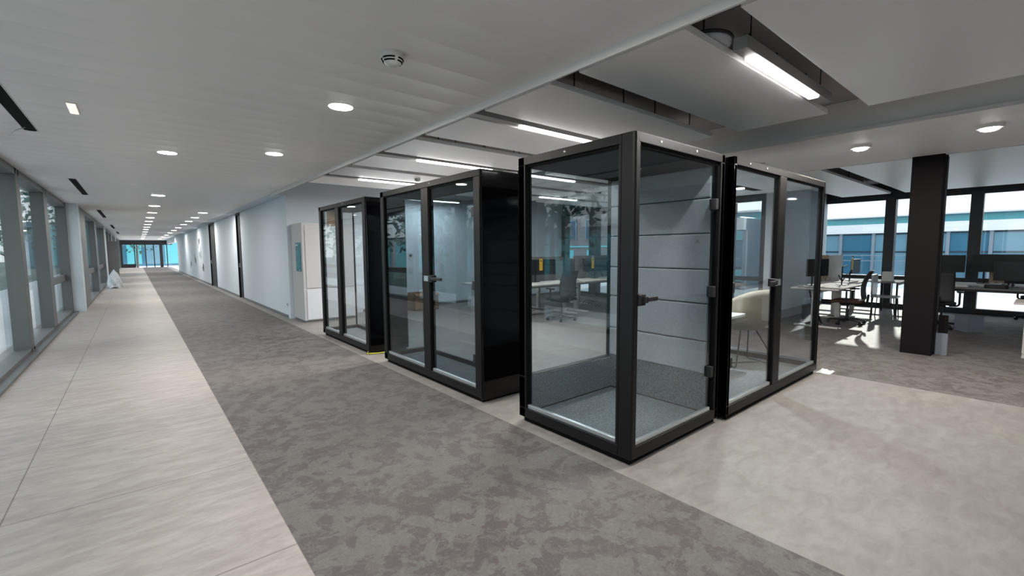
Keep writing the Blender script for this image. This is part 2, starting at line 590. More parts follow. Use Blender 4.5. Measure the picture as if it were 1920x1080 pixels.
# walls
w = MB(); w.box(2.57, 11.5, 10.7, 10.9, 0, ZS).box(2.27, 2.57, 10.7, 10.9, ZC, ZS)
struct(w.build('wall_back', 'wall'))
struct(MB().box(4.2, 11.2, 10.685, 10.7, 0, 0.07).build('baseboard_back', 'base'))
w = MB()
w.box(2.57, 2.75, 10.9, 16.25, 0, ZC).box(2.57, 2.75, 16.95, 22.1, 0, ZC).box(2.57, 2.75, 23.9, 43.5, 0, ZC)
w.box(2.57, 2.75, 43.5, Y_END, 2.3, ZC)
struct(w.build('wall_right', 'wall'))
struct(MB().box(2.27, 2.75, 10.9, Y_END, ZC + .001, ZS - .001).build('wall_upper', 'wall'))
struct(MB().box(2.555, 2.57, 10.9, 16.2, 0, 0.06).box(2.555, 2.57, 17, 22, 0, 0.06).box(2.555, 2.57, 24, 43, 0, 0.06).build('baseboard_right', 'base'))
for i, (a, b) in enumerate(((16.25, 16.95), (22.1, 23.9))):
    d = MB().box(2.60, 2.66, a, b, 0.02, ZC - 0.02).build('door_%d' % (i + 1), 'door')
    struct(d)
    fr = MB().box(2.555, 2.72, a, a + 0.06, 0, ZC - 0.01).box(2.555, 2.72, b - 0.06, b, 0, ZC - 0.01).box(2.555, 2.72, a, b, ZC - 0.06, ZC - 0.005)
    fr.build('door_frame', 'frame', parent=d)
    MB().box(2.57, 2.60, b - 0.16, b - 0.13, 0.98, 1.12).build('door_handle', 'alu', parent=d)

# partition wall that stands between the two office bays
struct(MB().box(10.62, 14.35, 3.92, 4.05, 0, ZS).build('wall_partition', 'wall'))
struct(MB().box(10.62, 14.2, 3.905, 3.92, 0, 0.07).build('baseboard_partition', 'base'))

struct(MB().box(9.9, 14.35, -0.30, -0.12, 0, ZS).build('wall_side', 'wall'))
struct(MB().box(14.2, 14.4, -4.0, -0.30, 0, ZS).build('wall_end', 'wall'))
# wall behind the camera side and room closure
struct(MB().box(-1.6, 14.5, -4.2, -4.0, 0, ZS).build('wall_front', 'wall'))

# ---- left glazing of the corridor: one bay per window
XN = -1.18        # beyond the first pier the glazing stands further in
bays = [(-3.9, -1.3), (-1.2, 1.4), (1.5, 4.1), (4.2, 6.8), (6.9, 9.60), (9.70, 12.15), (12.40, 15.55), (17.9, 22.2), (22.5, 28.4),
        (29.7, 33.2), (33.5, 37.0), (38.0, 41.0), (41.3, 44.5), (45.5, 49.0), (49.3, 53.0), (53.3, 57.0)]
for i, (a, b) in enumerate(bays):
    X0 = XW if b < 16 else XN
    fr = MB()
    fr.box(X0 - .05, X0 + 0.13, a, a + 0.09, 0, ZC).box(X0 - .05, X0 + 0.13, b - 0.09, b, 0, ZC)
    fr.box(X0 - .05, X0 + 0.13, a, b, ZC - 0.10, ZC).box(X0 - .05, X0 + 0.13, a, b, 0, 0.08)
    if i >= 6:
        fr.box(X0 - .05, X0 + 0.04, a, b, 0.80, 0.95)
    o = struct(fr.build('window_%d' % (i + 1), 'lframe', bevel=0.004))
    MB().box(X0 - 0.006, X0 + 0.006, a + 0.08, b - 0.08, 0.07, ZC - 0.09).build('glass_pane', 'wglass', parent=o)
# solid posts between the bays, and the wide white piers that step into the corridor
g = MB()
for a, b in ((9.60, 9.70), (12.15, 12.40), (22.2, 22.5), (33.2, 33.5), (41.0, 41.3), (49.0, 49.3), (53.0, 53.3)):
    X0 = XW if b < 16 else XN
    g.box(X0 - .05, X0 + 0.13, a, b, 0, ZC)
g.box(XN - .05, XN + .13, 16.0, 17.9, 0, ZC)
struct(g.build('trim_4', 'lframe'))
g = MB()
for a, b in ((15.55, 16.0), (28.4, 29.7), (37.0, 38.0), (44.5, 45.5)):
    g.box(XW - .05, -1.03, a, b, 0, ZC)
struct(g.build('wall_left', 'pier'))
struct(MB().box(-1.24, -1.15, 6, 15.5, 0, 0.035).build('trim_5', 'lframe'))

# ---- far end of the corridor
e = MB()
e.box(-1.6, 3.0, Y_END, Y_END + .2, 2.25, ZC).box(-1.6, -0.9, Y_END, Y_END + .2, 0, 2.3).box(1.95, 2.2, Y_END - .1, Y_END + .1, 0, 2.3)
e.box(-0.9, 0.0, Y_END, Y_END + .1, 0, 0.35)
o = struct(e.build('window_20', 'dframe'))
m_ = MB()
for x in (0.0, 0.85, 1.5, 2.55):
    m_.box(x - .04, x + .04, Y_END, Y_END + .12, 0, 2.3)
m_.build('mullion', 'dframe', parent=o)
MB().box(-0.9, 2.9, Y_END + .05, Y_END + .06, 0, 2.3).build('glass_pane', 'wglass', parent=o)

# ---- office window walls (anthracite frames)
def window_wall_x(n, X, y0, y1, module, mw, z0, zh, ztop, phase, sill=0.0, at=None):
    """frame at X facing the office; mullions every module"""
    fr = MB()
    fr.box(X, X + 0.16, y0, y1, zh, ztop)
    fr.box(X, X + 0.16, y0, y1, 0, 0.12)
    y = phase
    ys = []
    for q in (at or []):
        fr.box(X - 0.05, X + 0.18, q - mw / 2, q + mw / 2, 0, zh)
    while y < y1 and not at:
        if y > y0:
            fr.box(X - 0.05, X + 0.18, y - mw / 2, y + mw / 2, 0, zh)
            ys.append(y)
        y += module
    o = struct(fr.build('window_%d' % n, 'dframe', bevel=0.003))
    r = MB()
    r.box(X + 0.03, X + 0.12, y0, y1, sill, sill + 0.10)
    r.box(X + 0.02, X + 0.14, y0, y1, zh - 0.07, zh)
    r.build('transom', 'dframe', parent=o)
    MB().box(X + 0.07, X + 0.08, y0, y1, 0.1, zh - 0.02).build('glass_pane', 'wglass', parent=o)
    return o
window_wall_x(21, 14.2, -0.12, 3.92, 1.47, 0.20, 0.1, 2.72, ZS, -3.31, sill=0.70)
window_wall_x(22, 11.2, 4.05, 10.7, 1.55, 0.30, 0.1, 2.66, ZS, 4.2, sill=0.72, at=[4.20, 5.15, 6.55, 7.95, 9.35, 10.68])

# unseen slabs added outside, above the window heads, to block the sun
struct(MB().box(16.2, 22.4, -6, 3.05, 3.5, 3.7).box(13.0, 20.0, 5.2, 16, 3.5, 3.7).build('sun_blocker', 'fac_white'))
struct(MB().box(-60, -1.5, -30, 140, -0.45, -0.35).build('floor', 'lawn'))
struct(MB().box(14.4, 70, -40, 90, -0.35, -0.25).box(11.4, 14.4, 3.8, 90, -0.35, -0.25).build('floor', 'paving'))

# ================================================================== CEILING SAILS, LAMPS
SAILS = []
rows = [(-1.2, -0.30), (0.0, 1.13), (1.44, 2.26), (2.55, 3.40), (3.66, 4.50), (4.75, 5.57), (5.86, 6.68), (6.91, 7.71), (7.98, 8.86)]
ordw = ['first', 'second', 'third', 'fourth', 'fifth', 'sixth', 'seventh', 'eighth', 'ninth', 'tenth', 'eleventh', 'twelfth', 'thirteenth', 'fourteenth', 'fifteenth', 'sixteenth']
def sail(x0, x1, y0, y1, label):
    t = thing('ceiling_panel', label, 'ceiling panel', ((x0 + x1) / 2, (y0 + y1) / 2, 2.75), group='ceiling panels over the office')
    hx, hy = (x1 - x0) / 2, (y1 - y0) / 2
    MB().box(-hx, hx, -hy, hy, 0, 0.045).build('panel', 'panel', parent=t, bevel=0.003)
    for sx in (-0.72, -0.2, 0.2, 0.72):
        for sy in (-0.8, 0.8):
            MB().tube([(sx * hx, sy * hy, 0.04), (sx * hx, sy * hy, ZS - 2.75)], 0.006, 6).build('hanger', 'black', parent=t)
    return t
names = ['suspended ceiling panel behind the camera side, mostly out of view', 'large pale ceiling panel at the upper right corner of the photo, nearest the camera',
         'pale ceiling panel with a raised edge beside the nearest strip lamp', 'pale ceiling panel just above the front black phone booth',
         'grey ceiling panel behind the strip lamp over the front booth', 'pale ceiling panel over the two-leaf booth with a door handle',
         'narrow-looking ceiling panel just before the third strip lamp', 'ceiling panel between the third and fourth strip lamps', 'last ceiling panel, touching the far white wall']
for (a, b), nm in zip(rows, names):
    if b < 0:
        continue
    sail(2.53, 5.12, a, b, nm)
for k, (a, b) in enumerate(rows[5:]):
    sail(5.4, 7.95, a, b, 'ceiling panel of the second bay seen through booth glass, %s from the front' % ordw[k])
    sail(8.25, 10.9, a, b, 'ceiling panel by the back office windows seen through booth glass, %s from the front' % ordw[k])
sail(8.62, 13.7, 2.50, 3.45, 'sunlit ceiling panel between the long dark gap and the partition wall')
sail(8.62, 13.7, 0.05, 2.24, 'large sunlit ceiling panel beside the dark column')

def area(name, loc, sx, sy, power, color, rot=(0, 0, 0), shape='RECTANGLE', parent=None):
    d = bpy.data.lights.new(name, 'AREA')
    d.shape = shape
    d.size = sx
    if shape == 'RECTANGLE':
        d.size_y = sy
    d.energy = power
    d.color = color
    o = bpy.data.objects.new(name, d)
    COL.objects.link(o)
    o.location = loc
    o.rotation_euler = rot
    if parent:
        o.parent = parent
    return o

def strip_lamp(x0, x1, h0, h1, y, label, p=9, z=2.72):
    """housing from h0 to h1, lit diffuser from x0 to x1"""
    cx = (x0 + x1) / 2
    t = thing('strip_lamp', label, 'strip lamp', (cx, y, z), group='strip lamps between the ceiling panels')
    p = p * 3.2
    MB().box(h0 - cx, h1 - cx, -0.045, 0.045, 0.02, 0.10).build('housing', 'lampbody', parent=t, bevel=0.004)
    MB().rbox(x0 - cx, x1 - cx, -0.04, 0.04, 0.0, 0.03, 0.012, axis='x').build('diffuser', 'lamp_cool', parent=t)
    for sx in (h0 - cx + 0.15, h1 - cx - 0.15):
        MB().tube([(sx, 0, 0.09), (sx, 0, ZS - z)], 0.004, 6).build('hanger', 'black', parent=t)
    area('strip_light', (0, 0, -0.006), x1 - x0 - .04, 0.05, p, (1.0, 0.97, 0.94), parent=t)
strip_lamp(3.19, 4.40, 3.02, 4.70, 1.345, 'nearest and largest strip lamp, end block visible, below the bare slab')
strip_lamp(3.09, 4.36, 2.45, 4.6, 3.54, 'strip lamp just above the front phone booth')
strip_lamp(3.09, 4.36, 2.45, 4.6, 5.72, 'strip lamp above the two-leaf booth in the middle')
strip_lamp(3.09, 4.36, 2.45, 4.6, 7.85, 'farthest strip lamp of the row, above the far booth')
strip_lamp(5.02, 6.28, 4.95, 6.5, 5.72, 'upper strip lamp seen through the corridor-side glass of the front booth')
strip_lamp(7.45, 8.70, 7.2, 9.0, 7.85, 'lower strip lamp seen through the corridor-side glass of the front booth')
strip_lamp(4.78, 5.98, 4.7, 6.2, 7.85, 'upper strip lamp seen through the glass door of the middle booth')
strip_lamp(5.2, 6.62, 5.1, 6.7, 10.1, 'long strip lamp close to the end wall seen through the middle booth')

def downlight(x, y, label, r=0.095, m='lamp', p=0.0, z=ZC, grp='round downlights in the corridor ceiling'):
    t = thing('downlight', label, 'downlight', (x, y, z), group=grp)
    p = p * 2.2
    MB().lathe(0, 0, [(r * 1.10, -0.004), (r * 1.10, 0.01)], 28).build('trim_ring', 'white', parent=t)
    MB().lathe(0, 0, [(r, -0.0075), (r, -0.003)], 28).build('diffuser', m, parent=t)
    if p:
        area('downlight_light', (0, 0, -0.012), r * 1.8, r * 1.8, p, (1.0, 0.95, 0.89), shape='DISK', parent=t)
    return t
downlight(1.33, 1.72, 'round downlight at the top edge of the photo, over the carpet', p=8)
downlight(1.41, 3.93, 'largest glowing round downlight beside the smoke detector', p=8)
downlight(1.41, 6.30, 'round downlight near the edge trim, behind the largest one', p=8)
downlight(0.38, 7.03, 'round downlight over the tiled side, nearest in its row', p=8)
downlight(0.38, -1.0, 'round downlight behind the camera over the tiled side', p=8)
ys0 = [12.35, 15.2, 17.8, 20.4, 22.8, 25.4, 28.0, 31.0, 34.5, 38.5, 43, 48, 53]
for i, y in enumerate(ys0):
    downlight(0.46 + 0.004 * (y - 12), y, '%s small distant downlight in the line above the tiled floor' % ordw[i], p=9 if i % 2 == 0 else 0, r=0.115)
ys1 = [17.0, 19.5, 22.0, 24.6, 28.0, 31.5, 35.5, 40, 45.5, 52]
for i, y in enumerate(ys1):
    downlight(1.70 + 0.004 * (y - 17), y, '%s small distant downlight in the line next to the white wall' % ordw[i], p=9 if i % 2 == 0 else 0, r=0.115)
t = thing('ceiling_glow', 'small faint ghost glow on the upper left ceiling, built as a lit plate', 'ceiling glow', (-0.33, 5.38, ZC))  # stands for a ghost reflection on the ceiling, not a fixture
MB().box(-0.035, 0.035, -0.19, 0.19, -0.006, 0.01).build('frame', 'trim', parent=t)
MB().box(-0.028, 0.028, -0.18, 0.18, -0.009, -0.004).build('diffuser', 'glow_dim', parent=t)  # plate whose glow paints the reflected spot

# black slot diffusers along the glazing
for i, (a, b) in enumerate(((4.3, 6.6), (10.4, 13.1), (17.5, 21.2), (26.5, 30.5), (35, 39))):
    t = thing('slot_diffuser', ['longest black ceiling slot at the left edge of the photo, with a loose wire', 'second black ceiling slot above the window frames',
              'third black ceiling slot, short, above the white pier', 'tiny fourth black ceiling slot down the corridor', 'barely visible last ceiling slot in the distance'][i],
              'air slot', (-0.72, (a + b) / 2, ZC), group='black air slots in the corridor ceiling')
    h = (b - a) / 2
    MB().rbox(-0.045, 0.045, -h, h, -0.006, 0.02, 0.04).build('slot', 'frame_gap', parent=t)
    MB().box(-0.055, 0.055, -h - .01, h + .01, -0.003, 0.01).build('rim', 'trim', parent=t)
tag(MB().tube(arc([(-0.74, 6.45, ZC - .004), (-0.80, 6.40, ZC - 0.05), (-0.86, 6.5, ZC - 0.09)], .05), 0.004, 6).build('loose_wire', 'white'),
    'short pale loose wire dangling from the longest black ceiling slot', 'wire')

def smoke(x, y, z, label, s=1.0):
    t = thing('smoke_detector', label, 'smoke detector', (x, y, z), group='smoke detectors on the ceilings')
    MB().lathe(0, 0, [(0.058 * s, 0.0), (0.058 * s, -0.012 * s), (0.052 * s, -0.020 * s)][::-1], 28).build('base', 'white', parent=t, smooth=False)
    MB().lathe(0, 0, [(0.012 * s, -0.062 * s), (0.030 * s, -0.056 * s), (0.042 * s, -0.045 * s), (0.050 * s, -0.030 * s), (0.052 * s, -0.018 * s)], 28).build('dome', 'white', parent=t, smooth=True)
    for k in range(4):
        b = MB()
        for zz, rr in ((-0.030, 0.0515), (-0.042, 0.0455)):
            pts = [(rr * s * math.cos(R(90 * k + a)), rr * s * math.sin(R(90 * k + a)), zz * s) for a in range(8, 83, 10)]
            b.tube(pts, 0.0036 * s, 6)
        b.build('vent_slot', 'frame_gap', parent=t)
smoke(1.30, 2.50 + .2, ZC, 'white smoke detector with black vents on the corridor ceiling', 1.25)
smoke(7.07, 2.79, 2.72, 'small smoke detector on the soffit above the right-hand booth')
smoke(3.9, 7.25, 2.75, 'small dark smoke detector on the panel above the middle booth', 0.9)

# surface spots on the bulkhead soffit
for i, (x, y) in enumerate(((6.86, 1.57), (6.78, 0.48), (6.8, -1.2))):
    t = thing('soffit_spotlight', ['glowing round spotlight on the soffit left of the dark column', 'glowing spotlight on the soffit near the right edge of the photo', 'spotlight on the soffit outside the photo'][i],
              'spotlight', (x, y, 2.72), group='spotlights on the soffit')
    MB().lathe(0, 0, [(0.10, -0.03), (0.11, 0.0)], 28).build('body', 'white', parent=t)
    MB().lathe(0.0, 0, [(0.045, -0.055), (0.07, -0.045), (0.08, -0.029)], 28).build('diffuser', 'lamp', parent=t)
    area('spot_light', (0, 0, -0.062), 0.12, 0.12, 20, (1.0, 0.93, 0.84), shape='DISK', parent=t)

# things above the nearest panel: duct and cable box
t = thing('ventilation_duct', 'round grey duct lid hanging beside the nearest strip lamp', 'duct', (2.97, 1.56, 2.80))
MB().lathe(0, 0, [(0.16, 0.0), (0.17, 0.02), (0.17, 0.05)], 32).build('lid', 'felt', parent=t)
MB().tube([(0.17 * math.cos(R(a)), 0.17 * math.sin(R(a)), 0.04) for a in range(0, 360, 12)], 0.012, 8, closed=True).build('rim', 'black', parent=t)
MB().tube([(0, 0, 0.05), (0, 0, ZS - 2.80)], 0.06, 16).build('pipe', 'lampbody', parent=t)
t = thing('cable_box', 'small dark junction box fixed to the bare slab above the gap', 'junction box', (2.75, 1.05, ZS - 0.10))
MB().box(-.06, .06, -.05, .05, 0, 0.10).build('body', 'black', parent=t, bevel=0.004)
tag(MB().tube(arc([(3.3, 2.38, ZS - .01), (3.45, 2.40, ZS - .10), (3.75, 2.42, ZS - .14), (3.95, 2.40, ZS - .01)], .1), 0.007, 6).build('looped_cable', 'black'),
    'loose black cable loop above the gap between two panels over the front booth', 'cable')
t = thing('air_box', 'black box hanging behind the soffit above the right-hand booth', 'duct', (9.65, 3.54, 2.72))
MB().box(-.42, .42, -.06, .07, 0, .33).build('body', 'felt_dark', parent=t)

# ================================================================== BOOTHS
H = 2.24
def rail_set(b, axis, c, u0, u1, stiles, mull, z0=0.045, zb=0.125, zt=2.175, depth=0.075, sgn=1):
    """a glazed face. axis 'x': plane x=c spanning y; axis 'y': plane y=c spanning x. sgn: inward direction"""
    def bx(a0, a1, za, zc_, d=depth):
        if axis == 'x':
            b.box(c, c + sgn * d, a0, a1, za, zc_)
        else:
            b.box(a0, a1, c, c + sgn * d, za, zc_)
    bx(u0, u1, zt, H)
    bx(u0, u1, z0, zb)
    bx(u0, u0 + stiles[0], zb, zt)
    bx(u1 - stiles[1], u1, zb, zt)
    for m0, m1 in mull:
        bx(m0, m1, zb, zt)

GL = ['lglass']
def pane(parent, name, axis, c, u0, u1, z0, z1, t=0.010):
    b = MB()
    if axis == 'x':
        b.box(c - t / 2, c + t / 2, u0, u1, z0, z1)
    else:
        b.box(u0, u1, c - t / 2, c + t / 2, z0, z1)
    return b.build(name, GL[0], parent=parent)

def gasket(parent, axis, c, u0, u1, z0, z1, w=0.016, sides=True):
    b = MB()
    def bx(a0, a1, za, zb):
        if axis == 'x':
            b.box(c - .012, c + .012, a0, a1, za, zb)
        else:
            b.box(a0, a1, c - .012, c + .012, za, zb)
    bx(u0, u1, z1 - w, z1)
    if sides:
        bx(u0, u0 + w * .7, z0, z1)
        bx(u1 - w * .7, u1, z0, z1)
    return b.build('gasket', 'frame_gap', parent=parent)

def sill(parent, axis, c, u0, u1, z0=0.125, z1=0.158):
    b = MB()
    if axis == 'x':
        b.box(c - .014, c + .014, u0, u1, z0, z1)
    else:
        b.box(u0, u1, c - .014, c + .014, z0, z1)
    return b.build('sill_strip', 'alu', parent=parent, bevel=0.003)

def hinge(parent, axis, c, u, z, side):
    b = MB()
    if axis == 'x':
        b.box(c - .03, c + .03, u - 0.03, u + 0.015, z - .045, z + .045)
    else:
        b.box(u - 0.03 if side < 0 else u - .015, u + 0.015 if side < 0 else u + .03, c - .03, c + .03, z - .045, z + .045)
    return b.build('hinge', 'black', parent=parent, bevel=0.006)

def handle(parent, axis, c, u, z, dirn, length=0.19):
    """lock block at the glass edge plus lever reaching inwards along the face"""
    b = MB(); l = MB()
    a0, a1 = sorted((u, u + dirn * 0.075)); l0, l1 = sorted((u + dirn * 0.06, u + dirn * length))
    if axis == 'x':
        b.box(c - .04, c + .02, a0, a1, z - .038, z + .038)
        l.box(c - .062, c - .038, l0, l1, z - .012, z + .018)
        l.box(c - .062, c - .03, *sorted((u + dirn * .045, u + dirn * .075)), z - .02, z + .024)
    else:
        b.box(a0, a1, c - .04, c + .02, z - .038, z + .038)
        l.box(l0, l1, c - .062, c - .038, z - .012, z + .018)
        l.box(*sorted((u + dirn * .045, u + dirn * .075)), c - .062, c - .03, z - .02, z + .024)
    hb = b.build('door_handle', 'black', parent=parent, bevel=0.004)
    l.build('lever', 'black', parent=hb, bevel=0.004)

def screws(parent, pts):
    for p in pts:
        b = MB()
        b.box(p[0] - .008, p[0] + .008, p[1] - .008, p[1] + .008, p[2] - .008, p[2] + .008)
        b.build('screw', 'alu', parent=parent, bevel=0.004)

# ---- front phone booth (x 2.5..3.74, y 1.75..2.93)
A = thing('phone_booth', 'nearest black phone booth with a single glass door and a grey panelled wall inside', 'phone booth', (2.5, 1.75, 0), group='black-framed glass booths')
ax, ay, aw, ad = 0, 0, 1.235, 1.15
b = MB()
rail_set(b, 'x', 0, 0.10, ad, (0.03, 0.085), [], sgn=1)
rail_set(b, 'y', 0, 0.04, aw, (0.02, 0.06), [], sgn=1)
rail_set(b, 'y', ad, 0, aw, (0.06, 0.03), [], zb=0.40, sgn=-1)
b.rbox(0, 0.06, 0, 0.13, 0.045, H, 0.022)
b.build('frame', 'frame', parent=A, bevel=0.004)
MB().box(0.03, aw - .0, 0.03, ad - .03, 0, 0.05).build('plinth', 'frame_gap', parent=A)
MB().box(0.075, aw - 0.06, 0.075, ad - 0.06, 0.05, 0.085).build('floor_carpet', 'podcarpet', parent=A)
k = MB().box(aw - 0.07, aw - 0.045, 0.07, ad - .06, 0.085, 0.42).box(0.07, aw - .06, ad - 0.085, ad - 0.075, 0.085, 0.395)
k.build('kick_panel', 'podcarpet', parent=A)
MB().box(0.07, aw - 0.05, ad - .09, ad - .085, 0.08, 0.092).box(aw - 0.078, aw - 0.07, 0.07, ad - .08, 0.08, 0.092).build('floor_joint', 'frame_gap', parent=A)
MB().box(0.02, aw - .02, 0.02, ad - .02, H - 0.05, H + .002).build('roof', 'podroof', parent=A)
MB().box(0.07, aw - .06, 0.07, ad - .07, H - 0.085, H - .05).build('roof_lining', 'podroof', parent=A)
wz = [0.42, 0.70, 1.02, 1.31, 1.61, 1.90, 2.155]
for z0, z1 in zip(wz[:-1], wz[1:]):
    MB().rbox(aw - 0.085, aw - 0.045, 0.075, ad - .075, z0 + .003, z1 - .003, 0.012, axis='y', n=3).build('wall_cushion', 'felt', parent=A)
MB().box(aw - 0.045, aw, 0.0, ad, 0.045, H - .001).build('side_wall', 'frame', parent=A)
MB().box(aw - .05, aw - .045, .07, ad - .07, .1, 2.15).build('wall_backing', 'frame_gap', parent=A)
p = pane(A, 'glass_pane', 'x', 0.035, 0.12, ad - .085, .12, 2.18)
gasket(A, 'x', 0.03, 0.125, ad - .085, .125, 2.175)
sill(A, 'x', 0.03, 0.13, ad - .09)
pane(A, 'glass_pane', 'y', ad - 0.035, 0.06, aw - .06, .39, 2.18)
dr = pane(A, 'door', 'y', 0.035, 0.06, aw - .075, .125, 2.175)
gasket(dr, 'y', 0.03, 0.06, aw - .06, .125, 2.175, 0.022)
sill(dr, 'y', 0.03, 0.065, aw - .10)
for z in (1.84, 1.13, 0.46):
    hinge(dr, 'y', 0.03, aw - 0.10, z, -1)
handle(dr, 'y', 0.03, 0.06, 1.14, 1)
screws(A, [(0.30, 0.004, H - .03), (0.78, 0.004, H - .03), (0.004, 0.62, H - .03)])
MB().lathe(0.78, 0.5, [(0.016, H - .092), (0.016, H - .085)], 16).build('ceiling_spot', 'alu', parent=A)
hk = MB()
hk.tube([(aw - .092, .17, 1.56), (aw - .092, .17, 1.545), (aw - .092, .145, 1.53), (aw - .092, .195, 1.53), (aw - .092, .17, 1.545)], 0.0022, 5)
hk.build('hanger_symbol', 'black', parent=A)

GL[0] = 'lglass_clear'
# ---- right-hand booth (x 3.82..6.14, y 1.71..2.95)
Bw, Bd = 2.32, 1.24
Bo = thing('meeting_booth', 'black meeting booth on the right with a beige shell chair inside', 'meeting booth', (3.82, 1.71, 0), group='black-framed glass booths')
b = MB()
rail_set(b, 'y', 0, 0, Bw, (0.045, 0.04), [(0.985, 1.145)], sgn=1, depth=.06)
rail_set(b, 'x', Bw, 0.0, Bd, (0.06, 0.05), [], sgn=-1, depth=.03)
b.build('frame', 'frame', parent=Bo, bevel=0.004)
MB().box(0.04, Bw - .04, 0.02, Bd - .02, 0, 0.05).build('plinth', 'frame_gap', parent=Bo)
MB().box(0.04, Bw - .045, 0.06, Bd - .04, 0.05, 0.07).build('floor_carpet', 'podcarpet', parent=Bo)
MB().box(0, 0.04, 0, Bd, 0.045, H - .001).build('side_wall', 'blackpanel', parent=Bo)
MB().box(0.0, Bw, Bd - 0.05, Bd - 0.01, 0.045, H).build('back_wall', 'felt', parent=Bo)
rf = MB().box(0.02, Bw - .02, 0.02, Bd - .02, H - 0.04, H + .002).build('roof', 'frame', parent=Bo)
MB().box(0.04, Bw - .04, 0.06, Bd - .05, H - 0.07, H - .04).build('roof_lining', 'podroof_light', parent=Bo)
g = MB()
for i in range(16):
    g.box(1.05 + i * 0.055, 1.07 + i * 0.055, 0.52, 0.62, H - .074, H - .069)
g.build('vent_grille', 'frame_gap', parent=Bo)
MB().tube(arc([(0.95, 0.55, H - .07), (1.0, 0.5, H - .16), (1.03, 0.48, H - .24), (1.0, .46, H - .16)], .04), 0.005, 6).build('power_cable', 'black', parent=Bo)
tl = MB().lathe(1.5, 0.6, [(0.045, H - .082), (0.045, H - .07)], 20).build('booth_fill_lamp', 'lamp_cool', parent=Bo)  # lamp disc added to brighten the inside of the booth
area('booth_fill', (1.5, 0.6, H - .09), .09, .09, 20, (.93, .97, 1.0), shape='DISK', parent=tl)
dr = pane(Bo, 'door', 'y', 0.03, 0.045, 0.985, .125, 2.175)
gasket(dr, 'y', 0.028, 0.05, 0.985, .125, 2.175, .022)
sill(dr, 'y', 0.028, 0.06, 0.965)
for z in (1.82, 1.15, 0.50):
    hinge(dr, 'y', 0.03, 0.055, z, 1)
handle(dr, 'y', 0.03, 0.985, 1.15, -1)
MB().box(0.93, 1.06, -0.012, 0.0, 1.12, 1.18).build('lock_plate', 'alu', parent=dr)
pane(Bo, 'glass_pane', 'y', 0.03, 1.145, Bw - .04, .12, 2.18)
sill(Bo, 'y', 0.028, 1.15, Bw - .06)
gasket(Bo, 'y', 0.028, 1.145, Bw - .04, .125, 2.175, .010)
pane(Bo, 'glass_pane', 'x', Bw - 0.02, 0.05, Bd - .05, .12, 2.18)
sill(Bo, 'x', Bw - .02, .06, Bd - .06)
screws(Bo, [(0.30, 0.004, H - .03), (0.66, 0.004, H - .03)])

# ---- middle booth and far booth (glazed towards the corridor and the office)
def corridor_booth(name, label, y0, y1, mull, handle_u=None, deep=0.62, wood=False):
    L_ = y1 - y0
    t = thing(name, label, 'meeting booth', (2.5, y0, 0), group='black-framed glass booths')
    b = MB()
    rail_set(b, 'x', 0, 0, L_, (0.10, 0.09), [mull], sgn=1)
    rail_set(b, 'x', deep, 0.05, L_, (0.02, 0.0), [], sgn=-1, depth=.03)
    b.build('frame', 'frame', parent=t, bevel=0.004)
    MB().box(0.03, deep - .03, 0.02, L_ - .03, 0, 0.05).build('plinth', 'frame_gap', parent=t)
    MB().box(0.06, deep - .04, 0.06, L_ - .06, 0.05, 0.075).build('floor_carpet', 'podcarpet', parent=t)
    MB().box(0.012, deep, -0.012, 0.045, 0.02, H - .004).build('side_wall', 'blackpanel', parent=t, bevel=0.012)
    rail = MB().box(0.0, deep, L_ - .09, L_, 2.175, H).box(0.0, deep, L_ - .09, L_, .045, .125)
    rail.build('end_frame', 'frame', parent=t, bevel=0.004)
    pane(t, 'glass_pane', 'x', deep - .02, 0.05, L_ - .05, .12, 2.18)
    MB().box(0.05, deep - .05, L_ - .055, L_ - .045, .12, 2.18).build('end_glass', GL[0], parent=t)
    MB().box(0.01, deep - .01, 0.0, L_, H - 0.045, H + .002).build('roof', 'frame', parent=t)
    MB().box(0.06, deep - .04, 0.05, L_ - .09, H - 0.06, H - .045).build('roof_lining', 'podroof', parent=t)
    # door leaf is the one next to the solid side
    dr = pane(t, 'door', 'x', 0.03, 0.10, mull[0], .125, 2.175)
    gasket(dr, 'x', 0.028, 0.10, mull[0], .125, 2.175, .02)
    sill(dr, 'x', 0.028, 0.11, mull[0] - .02)
    pane(t, 'glass_pane', 'x', 0.03, mull[1], L_ - .09, .12, 2.18)
    gasket(t, 'x', 0.028, mull[1], L_ - .09, .125, 2.175, .012)
    sill(t, 'x', 0.028, mull[1] + .01, L_ - .10)
    if handle_u is not None:
        handle(dr, 'x', 0.03, mull[0], 1.17, -1, 0.29)
        MB().box(-0.010, 0.0, mull[0] + .01, mull[0] + .10, 1.14, 1.20).build('lock_plate', 'alu', parent=dr)
        for z in (1.85, 1.14, 0.42):
            hinge(dr, 'x', 0.03, 0.125, z, -1)
    screws(t, [(0.004, L_ * .42, H - .03)])
    if wood:
        MB().box(0.12, 0.30, L_ - .14, L_ - .06, 1.92, 2.17).build('wood_block', 'wood', parent=t)
    return t
GL[0] = 'lglass_dark'
corridor_booth('meeting_booth', 'black two-leaf glass booth in the middle, with a lever handle', 3.46, 5.67, (0.97, 1.12), handle_u=1)
GL[0] = 'lglass_clear'
corridor_booth('meeting_booth', 'farthest black glass booth, two panes and no handle, next to the grey cabinet', 6.20, 8.24, (1.07, 1.22), wood=True)

